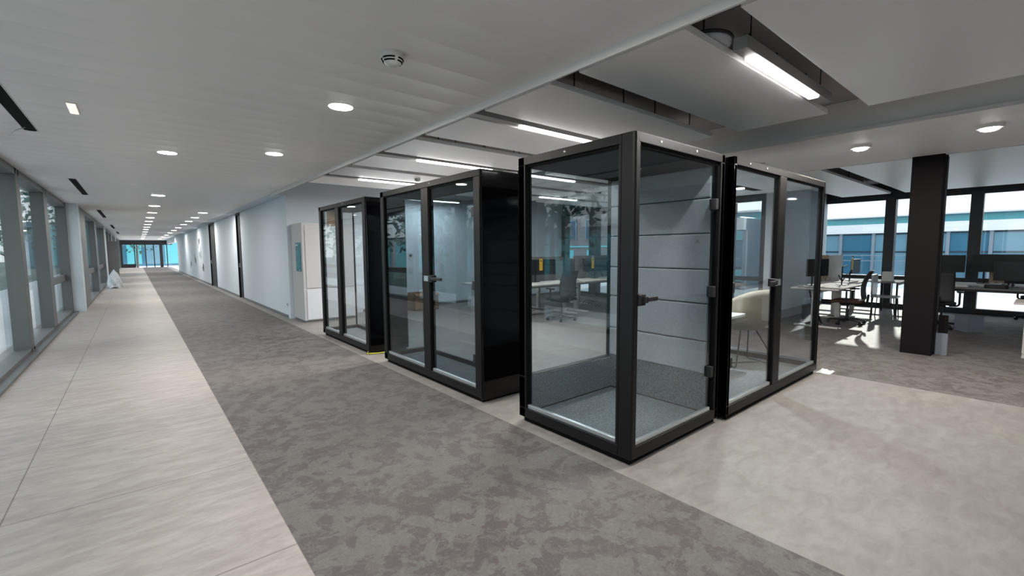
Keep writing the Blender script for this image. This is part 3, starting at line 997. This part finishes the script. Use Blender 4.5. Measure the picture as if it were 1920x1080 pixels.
# yellow tape at the foot of the far booth; crumpled film at the right-hand booth
tg = MB()
tg.tube([(2.50, 6.20, .012), (2.60, 6.12, .018), (2.72, 6.14, .012)], .010, 6).tube([(2.72, 6.10, .01), (2.78, 6.16, .03)], .007, 6).tube([(2.47, 6.17, .01), (2.50, 6.24, .035)], .007, 6)
tag(tg.build('yellow_strap', 'tape'), 'short yellow plastic strap lying at the foot of the far booth', 'strap')
tg = MB()
rnd = random.Random(3)
def film(u, v):
    return (6.16 + u * .22, 1.58 + v * .14, 0.004 + abs(rnd.gauss(0, .010)) * (1 if 0 < u < 1 and 0 < v < 1 else .1))
tg.grid(film, 9, 7)
tag(tg.build('plastic_film', 'film', solid=.001), 'crumpled white plastic film on the floor at the corner of the right-hand booth', 'plastic film')

# ================================================================== FURNITURE
def monitor(label, loc, rz, w_=0.55, h_=0.33, z=0.92, arm=True, grp='computer monitors on the desks'):
    """screen centre is z above the local origin, the desk top lies at 0"""
    t = thing('monitor', label, 'monitor', loc, rz, grp)
    MB().box(-w_ / 2, w_ / 2, -0.012, 0.012, z - h_ / 2, z + h_ / 2).build('screen_housing', 'black', parent=t, bevel=0.004)
    MB().box(-w_ / 2 + .008, w_ / 2 - .008, -0.0145, -0.011, z - h_ / 2 + .012, z + h_ / 2 - .008).build('screen', 'screen', parent=t)
    s = MB()
    s.tube([(0, 0.10, 0.0), (0, 0.10, z * .55)], 0.016, 10).tube([(0, 0.10, z * .55), (0, 0.05, z * .9), (0, 0.012, z)], 0.013, 10)
    s.build('monitor_arm', 'black', parent=t)
    MB().box(-0.09, 0.09, 0.03, 0.17, 0.0, 0.014).build('base', 'black', parent=t, bevel=.003)
    return t

def hang_tag(label, loc, rz, white_loop=False):
    t = thing('hanging_tag', label, 'tag', loc, rz, 'yellow tags hung on the monitors')
    b = MB().rbox(-0.05, 0.05, -0.003, 0.003, -0.27, -0.0, 0.012, axis='y', n=3)
    b.build('card', 'tag', parent=t)
    MB().lathe(0, 0, [(0.02, 0.0)] * 1 + [(0.02, 0.001)], 12).build('hole', 'tagdark', parent=t).rotation_euler = (R(90), 0, 0)
    t.children[-1].location = (0, -0.0035, -0.05)
    MB().tube([(0.03 * math.cos(R(a)), 0, 0.012 + 0.03 * math.sin(R(a))) for a in range(0, 181, 20)], .006, 6).build('loop', 'white' if white_loop else 'tagdark', parent=t)
    return t

def desk(label, loc, rz, w_=1.6, d_=0.8, top='desk', leg='deskleg', T=True, grp='desks in the open office', legs=None):
    t = thing('desk', label, 'desk', loc, rz, grp)
    MB().rbox(-w_ / 2, w_ / 2, -d_ / 2, d_ / 2, 0.715, 0.74, .015).build('tabletop', top, parent=t)
    if T:
        for sx in (-1, 1):
            x = sx * (w_ / 2 - .14)
            l = MB().box(x - .04, x + .04, -.03, .06, 0.03, 0.70).box(x - .03, x + .03, -d_ / 2 + .06, d_ / 2 - .06, 0.69, 0.715)
            o = l.build('leg', leg, parent=t, bevel=.003)
            MB().box(x - .035, x + .035, -d_ / 2 + .02, d_ / 2 - .05, 0.0, 0.03).build('foot', leg, parent=o, bevel=.004)
        MB().box(-w_ / 2 + .16, w_ / 2 - .16, .0, .03, .63, .70).build('crossbar', leg, parent=t)
    else:
        for sx in (-1, 1):
            for sy in (-1, 1):
                x, y = sx * (w_ / 2 - .04), sy * (d_ / 2 - .04)
                MB().box(x - .016, x + .016, y - .016, y + .016, 0, .715).build('leg', leg, parent=t)
        b = MB().box(-w_ / 2 + .04, w_ / 2 - .04, -d_ / 2 + .03, -d_ / 2 + .05, .67, .715).box(-w_ / 2 + .04, w_ / 2 - .04, d_ / 2 - .05, d_ / 2 - .03, .67, .715)
        b.build('apron', leg, parent=t)
    return t

def office_chair(label, loc, rz, seat='seatblk', body='black', base='chairbody', back='meshfab'):
    """faces +y in its own space"""
    t = thing('office_chair', label, 'office chair', loc, rz, 'office chairs on castors')
    bs = MB()
    bs.lathe(0, 0, [(0.035, 0.06), (0.045, 0.09), (0.03, 0.13)], 14)
    for k in range(5):
        a = R(72 * k + 18)
        bs.tube([(0.02 * math.cos(a), 0.02 * math.sin(a), 0.105), (0.29 * math.cos(a), 0.29 * math.sin(a), 0.078)], [0.028, 0.016], 8)
    bs.build('base', base, parent=t)
    for k in range(5):
        a = R(72 * k + 18)
        c = MB()
        cx, cy = 0.30 * math.cos(a), 0.30 * math.sin(a)
        ux, uy = -math.sin(a), math.cos(a)
        for s_ in (-1, 1):
            c.tube([(cx + ux * s_ * .008, cy + uy * s_ * .008, .03), (cx + ux * s_ * .026, cy + uy * s_ * .026, .03)], 0.03, 12)
        c.tube([(cx, cy, .04), (cx, cy, .085)], 0.009, 8)
        c.build('castor', 'black', parent=t)
    MB().tube([(0, 0, .11), (0, 0, .28), (0, 0, .281), (0, 0, .40)], [.026, .026, .018, .018], 12).build('gas_lift', base, parent=t)
    MB().rbox(-.11, .11, -.14, .12, .385, .425, .03).build('mechanism', body, parent=t)
    def st(u, v):
        x = (u - .5) * .50 * (1 - .12 * (2 * v - 1) ** 2)
        y = (v - .5) * .48
        return (x, y, .455 + .018 * math.cos((u - .5) * 3.0) - .03 * max(0, v - .75) * 4 * (v - .75) * 4)
    s = MB().grid(st, 10, 10)
    s.build('seat', seat, parent=t, smooth=True, solid=.055)
    def bk(u, v):
        wd = .44 * (1 - .18 * v) * (1 - .1 * (1 - v))
        return ((u - .5) * wd, -.25 - .09 * v + .06 * math.sin(v * 3.1) - .035 * (1 - (2 * u - 1) ** 2), .52 + v * .52)
    MB().grid(bk, 10, 12).build('backrest', back, parent=t, smooth=True, solid=.008)
    pts = [bk(0, v / 8) for v in range(9)] + [bk(u / 5, 1) for u in range(1, 5)] + [bk(1, v / 8) for v in range(8, -1, -1)] + [bk(u / 5, 0) for u in range(4, 0, -1)]
    fr = MB().tube(pts, .013, 8, closed=True)
    fr.tube(arc([(0, -.08, .40), (0, -.30, .40), (0, -.315, .60)], .08), .02, 8)
    fr.build('back_frame', body, parent=t)
    for s_ in (-1, 1):
        a = MB().tube(arc([(s_ * .16, -.02, .42), (s_ * .29, -.02, .42), (s_ * .29, -.02, .66)], .05), .016, 8)
        o = a.build('armrest', body, parent=t)
        MB().rbox(s_ * .29 - .04, s_ * .29 + .04, -.14, .12, .665, .69, .03).build('arm_pad', body, parent=o)
    return t

# --- desks seen through the front booth
desk('desk with a pale top and white T leg behind the mesh-back chair', (6.95, 7.35, 0), 0, w_=1.9)
desk('desk with white T legs beside the dark window post', (9.05, 7.40, 0), 0, w_=1.9)
desk('desk on the far side of the grey screen, only its white leg visible', (8.6, 8.35, 0), R(180), w_=1.8)
desk('rear desk behind the left grey screen', (6.6, 8.35, 0), R(180), w_=1.8)
def divider(label, loc, w_, z0, z1, m, rz=0, t_=.04):
    t = thing('desk_screen', label, 'desk divider', loc, rz, 'upright screens on the desks')
    MB().rbox(-w_ / 2, w_ / 2, -t_ / 2, t_ / 2, z0, z1, .05, axis='y').build('panel', m, parent=t)
    for q in (-1, 1):
        cx = q * (w_ / 2 - min(.17, w_ * .25))
        MB().box(cx - .025, cx + .025, -t_ / 2 - .02, t_ / 2 + .02, z0, z0 + .06).build('clamp', 'deskleg', parent=t)
divider('grey rounded screen behind the monitor next to the white wall', (7.35, 7.86, 0), 1.75, .70, 1.32, 'divider')
divider('grey screen behind the dark monitor in front of the window post', (9.48, 7.86, 0), 1.75, .70, 1.33, 'divider')
monitor('dark monitor with a yellow tag, left of the mesh-back chair', (7.10, 7.55, .74), 0, w_=1.12, h_=.36, z=.345)
hang_tag('yellow tag on the monitor by the white wall', (7.16, 7.52, 1.28), R(0))
monitor('wide dark monitor with a small yellow tag under a white loop', (9.22, 7.55, .74), 0, w_=1.16, h_=.34, z=.355)
hang_tag('yellow tag with a white loop, smaller, in front of the window post', (8.99, 7.52, 1.275), 0, True)
monitor('thin dark monitor edge between the two grey screens', (8.28, 7.62, .74), R(60), w_=.5, h_=.34, z=.36)
office_chair('black mesh-back office chair seen through the corridor-side booth glass', (6.88, 6.60, 0), R(-12))
office_chair('black office chair half hidden by the booth corner post', (10.15, 6.7, 0), R(25))
cb = MB()
for k in range(4):
    cb.tube(arc([(8.5 + .1 * k, 7.5, .05 + .02 * k), (8.7 + .12 * k, 7.45, .28 - .03 * k), (9.0 + .1 * k, 7.5, .02)], .15), .008, 6)
tag(cb.build('desk_cables', 'black'), 'tangle of black cables on the floor under the desk with white T legs', 'cables')
cb = MB().tube(arc([(8.7, 7.62, .76), (8.85, 7.6, .95), (9.1, 7.6, .78), (9.35, 7.6, .97), (9.5, 7.6, .78)], .1), .009, 6)
tag(cb.build('monitor_cable', 'black'), 'curling black cable on the desk below the wide dark monitor', 'cable')
tag(MB().box(7.75, 7.88, 7.0, 7.12, .742, .79).build('desk_phone', 'white', bevel=.01), 'small white gadget on the desk corner beside the mesh-back chair', 'gadget')

# --- desk group to the right of the booth
desk('white desk in the sun behind the right-hand booth', (10.55, 2.80, 0), 0, w_=1.75, d_=.78, top='divider_w')
desk('white desk next to the partition wall, behind the sunlit desk', (12.5, 3.0, 0), 0, w_=1.7, d_=.78, top='divider_w')
divider('beige upright screen against the partition wall, left of the white one', (12.0, 3.30, 0), .46, .74, 1.33, 'divider_b', rz=0, t_=.05)
divider('white upright screen beside the monitor with a yellow tag', (12.80, 3.30, 0), 1.10, .74, 1.32, 'divider_w', rz=0, t_=.05)
monitor('dark monitor cut off by the edge of the right-hand booth', (10.35, 2.95, .74), R(-20), w_=.60, h_=.34, z=.36)
monitor('dark monitor on a black arm with a yellow tag, above the office chair', (12.62, 2.85, .74), R(0), w_=.66, h_=.32, z=.33)
hang_tag('bright yellow tag on the monitor above the brown-seated chair', (12.22, 2.82, 1.27), R(0))
t = thing('arm_clamp', 'black bent monitor arm standing on the sunlit desk', 'monitor arm', (11.0, 2.70, .74))
MB().tube(arc([(0, 0, 0), (0, 0, .36), (.2, -.03, .38)], .02), .013, 8).build('pole', 'black', parent=t)
MB().tube([(-.16, .02, .2), (.02, 0, .06), (.16, -.05, .22)], .011, 8).build('linkage', 'black', parent=t)
MB().lathe(0, 0, [(.10, 0), (.10, .012)], 18).build('base', 'black', parent=t)
office_chair('office chair with brown seat standing in the sunlight by the white desk', (10.66, 2.50, 0), R(4), seat='seatbrn', base='black')
cb = MB().tube(arc([(9.95, 2.95, .68), (10.0, 2.9, .35), (9.9, 2.8, .2), (10.1, 2.75, .02)], .1), .014, 6)
cb.tube(arc([(10.35, 2.95, .68), (10.15, 2.9, .45), (10.05, 2.85, .3), (10.2, 2.8, .05), (9.9, 2.7, .02)], .1), .012, 6)
tag(cb.build('desk_cables', 'black'), 'black cable snakes hanging below the sunlit white desk', 'cables')

# --- pale chair and desk seen through the door of the right-hand booth
desk('white desk glimpsed behind the beige shell chair', (9.3, 4.45, 0), 0, w_=1.5, d_=.7, top='divider_w')
office_chair('pale-backed office chair seen through the right-hand booth door', (9.15, 5.1, 0), R(170), back='divider_w', body='deskleg', base='deskleg')

# --- shell chair and table in the right-hand booth
def shell_chair(label, loc, rz):
    t = thing('shell_chair', label, 'chair', loc, rz)
    # shell: a scooped shape opening towards +y
    def sh(u, v):
        a = R(-205 + 230 * u) if False else R(160 + 220 * u)
        # v 0 at the bowl's floor centre, 1 at the rim
        rim_h = .52 + .42 * (0.5 - 0.5 * math.cos(2 * math.pi * u)) ** 0.42
        r = .36 * math.sin(min(1, v * 1.25) * math.pi / 2) ** .8
        zz = .43 + (rim_h - .43) * (v ** 2.2)
        return (r * 1.04 * math.cos(a), r * .95 * math.sin(a), zz)
    MB().grid(sh, 36, 16).build('shell', 'shell', parent=t, smooth=True, solid=.012)
    MB().lathe(0, 0.03, [(.02, .452), (.20, .452), (.25, .470), (.23, .492), (.02, .50)], 28).build('seat_pad', 'shellpad', parent=t, smooth=True)
    for s_ in (-1, 1):
        MB().tube(arc([(s_ * .10, -.06, .43), (s_ * .27, -.24, .011), (s_ * .20, .22, .011), (s_ * .12, .10, .43)], .05), .008, 8).build('sled_leg', 'wire', parent=t)
    MB().tube([(-.22, .0, .011), (.22, .0, .011)], .008, 8).build('brace', 'wire', parent=t)
    MB().box(-.04, -.0, -.318, -.312, .60, .65).build('label_patch', 'felt', parent=t)
    return t
shell_chair('beige shell armchair with a wire sled base inside the right-hand booth', (5.70, 2.36, .07), R(-32))
t = thing('booth_table', 'small white table edge poking past the door frame of the right-hand booth', 'table', (4.94, 2.42, .07))
MB().rbox(-.36, .36, -.24, .24, .65, .675, .04).build('tabletop', 'white', parent=t)
MB().tube([(-.1, 0, 0.02), (-.1, 0, .65)], .03, 12).build('leg', 'black', parent=t)
MB().lathe(-.1, 0, [(.2, 0), (.2, .015)], 24).build('foot', 'black', parent=t)

# --- chair behind the far booth
t = thing('sled_chair', 'thin grey wire chair leg showing through the far booth', 'chair', (3.62, 8.72, 0))
MB().tube(arc([(.0, -.2, .42), (-.22, -.05, .012), (.18, .12, .012), (.06, .2, .42)], .05), .009, 8).build('sled_leg', 'alu', parent=t)
MB().tube(arc([(.45, -.2, .42), (.60, -.05, .012), (.42, .16, .012), (.42, .2, .42)], .05), .009, 8).build('sled_leg', 'alu', parent=t)
MB().rbox(-.02, .48, -.24, .24, .42, .45, .08).build('seat', 'felt', parent=t)
MB().rbox(-.02, .48, .22, .25, .45, .82, .08, axis='y').build('backrest', 'felt', parent=t)

# --- cardboard box, switches, sockets
t = thing('cardboard_box', 'open brown cardboard box on the floor behind the middle booth', 'box', (5.55, 10.22, 0))
bx = MB()
for a in ((-.34, -.325, -.24, .24), (.325, .34, -.24, .24), (-.34, .34, -.24, -.225), (-.34, .34, .225, .24)):
    bx.box(*a, 0.0, .42)
bx.box(-.34, .34, -.24, .24, 0, .012)
bx.build('box_body', 'cardboard', parent=t)
for y_, rx in ((-.24, R(16)), (.24, R(-20))):
    o = MB().box(-.33, .33, -.12 if y_ < 0 else 0, 0 if y_ < 0 else .12, 0, .006).build('flap', 'cardboard', parent=t)
    o.location = (0, y_, .42); o.rotation_euler = (rx * 1.6, 0, 0)
for (z, lab, nm) in ((1.32, 'small thermostat with a dark display, above the light switches', 'thermostat'), (1.0, 'pair of white light switches below the thermostat', 'light_switch')):
    t = thing(nm, lab, nm.replace('_', ' '), (5.5, 10.70, z))
    MB().box(-.045, .045, -.014, 0, -.085, .085).build('plate', 'white', parent=t, bevel=.004)
    if nm == 'thermostat':
        MB().box(-.03, .03, -.018, -.012, .01, .06).build('display', 'black', parent=t)
    else:
        for dz in (-.04, .04):
            MB().box(-.034, .034, -.02, -.012, dz - .033, dz + .033).build('rocker', 'cabinet2', parent=t, bevel=.003)
t = thing('wall_socket', 'small white wall socket low on the wall left of the grey cabinet', 'socket', (2.57, 10.62 + .3, .30))
MB().box(-.012, 0, -.04, .04, -.04, .04).build('plate', 'white', parent=t, bevel=.003)
MB().lathe(0, 0, [(.02, 0), (.02, .002)], 14).build('recess', 'black', parent=t).rotation_euler = (0, R(-90), 0)
t.children[-1].location = (-.0125, 0, 0)

# --- grey cabinet with a teal notice
t = thing('cabinet', 'tall pale grey cabinet with a teal notice on its side, beside the far booth', 'cabinet', (2.64, 9.86, 0))
MB().box(0, 1.1, 0, .80, 0.04, 2.07).build('carcass', 'cabinet', parent=t, bevel=.004)
MB().box(.02, 1.08, .02, .8, 0, .04).build('kickboard', 'base', parent=t)
MB().box(.055, 1.05, -.018, 0, .72, 2.02).build('door', 'cabinet', parent=t, bevel=.004)
MB().box(.055, 1.05, -.018, 0, .06, .69).build('flap_door', 'cabinet2', parent=t, bevel=.004)
t = thing('notice_board', 'narrow teal notice fixed to the side of the grey cabinet', 'sign', (2.64, 10.14, 1.365))
MB().box(-.012, -.001, -.17, .17, -.30, .30).build('board', 'teal', parent=t)
MB().box(-.0135, -.012, .02, .15, .235, .262).build('heading', 'white', parent=t)
MB().box(-.0135, -.012, -.15, -.06, -.285, -.270).build('footer', 'white', parent=t)
l = MB()
for k in range(9):
    l.box(-.0130, -.012, -.10 + .02 * (k % 3), .14, .17 - k * .045, .176 - k * .045)
l.build('text_lines', 'fac_cyan', parent=t)

# --- dark column and what stands right of it
t = thing('column', 'thick black column between floor and soffit', 'column', (8.28, 1.14, 0))
MB().rbox(0, .40, -.165, .165, 0, 2.722, .012).build('casing', 'column', parent=t)
MB().box(.16, .19, -.18, -.165, .0, 2.72).build('edge_profile', 'frame', parent=t)
t = thing('column_guard', 'grey metal plate at the foot of the black column', 'guard', (8.48, .90, 0))
MB().box(0, .03, -.06, .06, 0, .30).build('plate', 'guard', parent=t)
MB().box(.035, .05, -.05, .05, .0, .55).build('backing', 'column', parent=t)
# floor bin
t = thing('waste_bin', 'grey-blue square bin on the carpet right of the column', 'bin', (11.25, .86, 0), R(45))
MB().box(-.13, .13, -.13, .13, 0, .28).build('body', 'bin', parent=t, bevel=.006)
MB().box(-.135, .135, -.135, .135, .27, .285).build('rim', 'guard', parent=t)

desk('black-framed desk right of the column, with papers', (12.1, .72, 0), R(90), w_=1.35, d_=.8, top='divider', leg='black', T=False)
desk('white desk behind the large monitors near the right edge', (13.2, .78, 0), R(90), w_=1.7, d_=.74, top='divider_w', leg='black', T=False)
desk('white desk at the right edge by the windows', (9.3, -.17, 0), R(90), w_=.9, d_=.7, top='divider_w', leg='deskleg')
for (y, x, wd, z, lab) in ((1.36, 13.25, .46, .40, 'large dark monitor just right of the black column'), (.86, 13.2, .36, .42, 'dark monitor behind the window post at the right'),
                     (.50, 13.0, .44, .42, 'upper dark monitor near the right edge'), (.42, 12.3, .50, .30, 'lower front dark monitor near the right edge')):
    monitor(lab, (x, y, .74 if x > 12 else .74), R(-90), w_=wd, h_=.36, z=z)
office_chair('black office chair tucked under the desk right of the column', (11.35, 1.30, 0), R(-80), base='black')
office_chair('black office chair behind the large monitors', (13.85, .10, 0), R(90), base='black')
divider('beige divider between the large monitors', (13.62, .69, 0), .22, .70, 1.28, 'divider_b', rz=R(90))
divider('pale divider beside the black column', (13.52, 1.47, 0), .30, .70, 1.32, 'divider_w', rz=R(90))
tag(MB().rbox(11.85, 12.15, .95, 1.25, .742, .775, .02).build('laptop', 'white'), 'white closed laptop on the black-framed desk', 'laptop')
tag(MB().rbox(11.8, 12.05, .45, .75, .742, .80, .05).build('black_bag', 'black'), 'flat black bag on the black-framed desk', 'bag')
tag(MB().box(12.2, 12.42, .62, .84, .742, .752).build('paper_sheet', 'divider_w'), 'white paper sheets lying on the black-framed desk', 'paper')
# high black table with a white box in front of the windows
desk('slim black table with a white box on it, left of the column', (13.05, 2.30, 0), 0, w_=1.0, d_=.5, top='divider', leg='black', T=False)
tag(MB().rbox(12.78, 12.98, 2.22, 2.40, .742, .95, .01).build('white_box', 'white'), 'white carton standing on the slim black table', 'box')
t = thing('side_chair', 'grey see-through side chair in front of the low window', 'chair', (12.15, 2.2, 0), R(0))
for s_ in (-1, 1):
    for q in (-1, 1):
        MB().tube([(s_ * .2, q * .2, 0), (s_ * .18, q * .17, .45)], .010, 8).build('leg', 'chairbody', parent=t)
MB().rbox(-.22, .22, -.22, .22, .44, .47, .06).build('seat', 'ghost', parent=t)
MB().rbox(-.21, .21, .18, .21, .47, .92, .06, axis='y').build('backrest', 'ghost', parent=t)

# --- far down the corridor
t = thing('standing_panel', 'dark grey standing panel near the far end of the corridor', 'panel', (-.80, 30.0, 0))
MB().box(-.22, .16, -.03, .03, .02, 2.05).build('panel', 'lframe', parent=t)
MB().box(-.22, .16, -.2, .2, 0, .02).build('foot', 'lframe', parent=t)
b = MB(); rnd2 = random.Random(5)
def bag(u, v):
    a = 2 * math.pi * u; r = .45 * (1 - v ** 2.2) * (1 + .12 * math.sin(a * 5 + v * 9))
    return (-.72 + r * math.cos(a) * .55, 25.4 + r * math.sin(a), .01 + .75 * v + .03 * math.sin(a * 3))
b.grid(bag, 26, 9)
tag(b.build('wrapped_bundle', 'cabinet2', smooth=False), 'white crumpled wrapped bundle against the left wall down the corridor', 'bundle')

# mural strokes on the white corridor wall
t = thing('wall_mural', 'faint grey painted figures on the white corridor wall', 'wall drawing', (2.57, 30.5, 0))
rnd3 = random.Random(11)
for (yc, zc, s) in ((28.3, 2.0, .55), (28.0, 1.35, .5), (30.3, 1.05, .35), (33.0, .7, .4), (27.0, .75, .3)):
    b = MB()
    for k in range(5):
        y0 = yc - 30.5 + rnd3.uniform(-s, s); z0 = zc + rnd3.uniform(-s * .4, s * .4)
        b.box(-.004, -.001, y0 - .12, y0 + .14, z0 - .12, z0 + rnd3.uniform(.05, .22))
    b.build('brush_mark', 'paint', parent=t)

# ================================================================== OUTSIDE
def facade(name, label, X, y0, y1, zt, band, strips, pane_m, n, loc_group=None, setback=None, mull='fac_grey'):
    t = thing(name, label, 'building', (X, (y0 + y1) / 2, -.25), group='buildings around the courtyard')
    h = (y1 - y0) / 2
    MB().box(0, 9, -h, h, 0, zt + .25).build('wall', 'fac_dark', parent=t)
    MB().box(-.25, 0, -h, h, band[0] + .25, band[1] + .25).build('fascia', 'fac_white', parent=t)
    dy = 2 * h / n
    for i in range(n):
        for (za, zb, pm) in strips:
            MB().box(-.04, 0, -h + dy * i + .08, -h + dy * (i + 1) - .08, za + .25, zb + .25).build('window', pm if (i % 3 or pm != 'fac_pane') else 'fac_blue', parent=t)
        MB().box(-.12, 0, -h + dy * i - .07, -h + dy * i + .07, .0, band[0] + .25).build('mullion', mull, parent=t)
    if setback:
        MB().box(1.5, 8, -h, h, zt + .25, setback + .25).build('roof_glazing', 'fac_cyan', parent=t)
        MB().box(1.2, 8.2, -h, h, setback + .25, setback + .33).build('roof_edge', 'fac_white', parent=t)
    for z in (1.05, 0.75):
        MB().box(-.5, -.46, -h, h, z + .25, z + .29).build('railing', 'fac_grey', parent=t)
    return t
facade('office_building', 'white banded office building across the courtyard', 32, -30, 9.5, 2.8, (2.3, 2.8), [(1.3, 2.2, 'fac_pane'), (-.1, 1.2, 'fac_pane')], 'fac_pane', 26, setback=3.25)
facade('office_building', 'nearer wing with cyan transom windows seen through the right-hand booth', 19.8, 8.3, 14.2, 2.75, (2.28, 2.78), [(1.85, 2.25, 'fac_cyan'), (.75, 1.8, 'fac_pane'), (.1, .6, 'fac_cyan')], 'fac_pane', 11, setback=3.1)
t = thing('brick_building', 'brick building with narrow windows behind the desks, seen through the front booth', 'building', (24, 24, -.25), group='buildings around the courtyard')
MB().box(0, 10, -7, 9, 0, 4.45).build('wall', 'brick', parent=t)
MB().box(-.15, 10, -7.1, 9.1, 4.45, 4.6).build('roof_edge', 'fac_cyan', parent=t)
MB().box(-.1, 0, -7, 9, 1.9, 2.0).build('ledge', 'fac_cyan', parent=t)
for i in range(8):
    y = -6.2 + i * 1.9
    MB().box(-.05, .0, y, y + .55, 2.45, 3.75).box(-.05, 0, y + .62, y + .95, 2.45, 3.75).build('window', 'fac_dark', parent=t)
    MB().box(-.07, -.04, y - .06, y, 2.4, 3.8).box(-.07, -.04, y + .55, y + .62, 2.4, 3.8).box(-.07, -.04, y + .95, y + 1.01, 2.4, 3.8).box(-.07, -.04, y - .06, y + 1.01, 3.75, 3.8).build('window_frame', 'fac_pane', parent=t)
    MB().box(-.05, .0, y + .2, y + .9, .5, 1.7).build('window', 'fac_cyan', parent=t)

t = thing('garden_pavilion', 'teal glazed pavilion beyond the end window of the corridor', 'building', (1, 78, -.35), group='buildings in the garden')
MB().box(-12, 12, 0, 6, 0, 5.5).build('wall', 'fac_blue', parent=t)
for i in range(12):
    MB().box(-11.8 + i * 2, -10.3 + i * 2, -.05, 0, .3, 5.0).build('window', 'fac_cyan' if i % 2 else 'fac_pane', parent=t)
# garden side, left of the corridor
def tree(x, y, h, r, m, label, seed):
    t = thing('tree', label, 'tree', (x, y, -.35), group='trees outside the glazing')
    MB().tube([(0, 0, 0), (.05, .03, h * .35), (0, 0, h * .7)], [.13, .1, .04], 8).build('trunk', 'bark', parent=t)
    rr = random.Random(seed)
    b = MB()
    for k in range(520):
        a = rr.uniform(0, 2 * math.pi); cz = rr.uniform(-1, 1); q = rr.random() ** .45
        p = Vector((r * q * math.sqrt(1 - cz * cz) * math.cos(a), r * q * math.sqrt(1 - cz * cz) * math.sin(a), h * .62 + h * .40 * q * cz))
        s = rr.uniform(.10, .26)
        u = Vector((rr.gauss(0, 1), rr.gauss(0, 1), rr.gauss(0, 1))).normalized() * s
        v = u.cross(Vector((rr.gauss(0, 1), rr.gauss(0, 1), rr.gauss(0, 1)))).normalized() * s * .6
        b.quad(p - u, p - v, p + u, p + v)
    b.build('foliage', m, parent=t)
    return t
tr = [(-5.2, 17, 4.6, 1.7, 'leaf2', 'pale green tree seen in the second window from the left'), (-7.5, 24, 6.5, 2.6, 'leaf', 'dark green tree outside the first windows'),
      (-5.8, 30, 5.5, 2.2, 'leaf2', 'pale tree outside the middle of the glazing'), (-9, 14, 5.5, 2.4, 'leaf', 'broad tree outside the first window at the left edge'),
      (-6.5, 45, 7, 2.6, 'leaf', 'tree outside the distant glazing'), (0.2, 70, 7.5, 3.0, 'leaf', 'tree beyond the end window, behind its left panes'),
      (6.5, 66, 7.0, 2.6, 'leaf2', 'pale tree beyond the end window, behind its right pane'), (-5.4, 66, 8, 2.4, 'leaf2', 'tree beyond the end window at its left edge')]
for i, a in enumerate(tr):
    tree(*a, 20 + i)
t = thing('garden_pavilion', 'low pale pavilion outside the corridor windows', 'building', (-13, 20, -.35), group='buildings in the garden')
MB().box(-4, 0, -14, 26, 0, 3.0).build('wall', 'fac_grey', parent=t)
MB().box(-4.3, .4, -14.3, 26.3, 3.0, 3.35).build('roof', 'fac_white', parent=t)
for i in range(12):
    MB().box(0, .05, -13 + i * 3.2, -11 + i * 3.2, .4, 2.6).build('window', 'fac_cyan', parent=t)
struct(MB().box(-5.0, -1.5, -10, 60, -.36, -.30).build('floor', 'paving'))
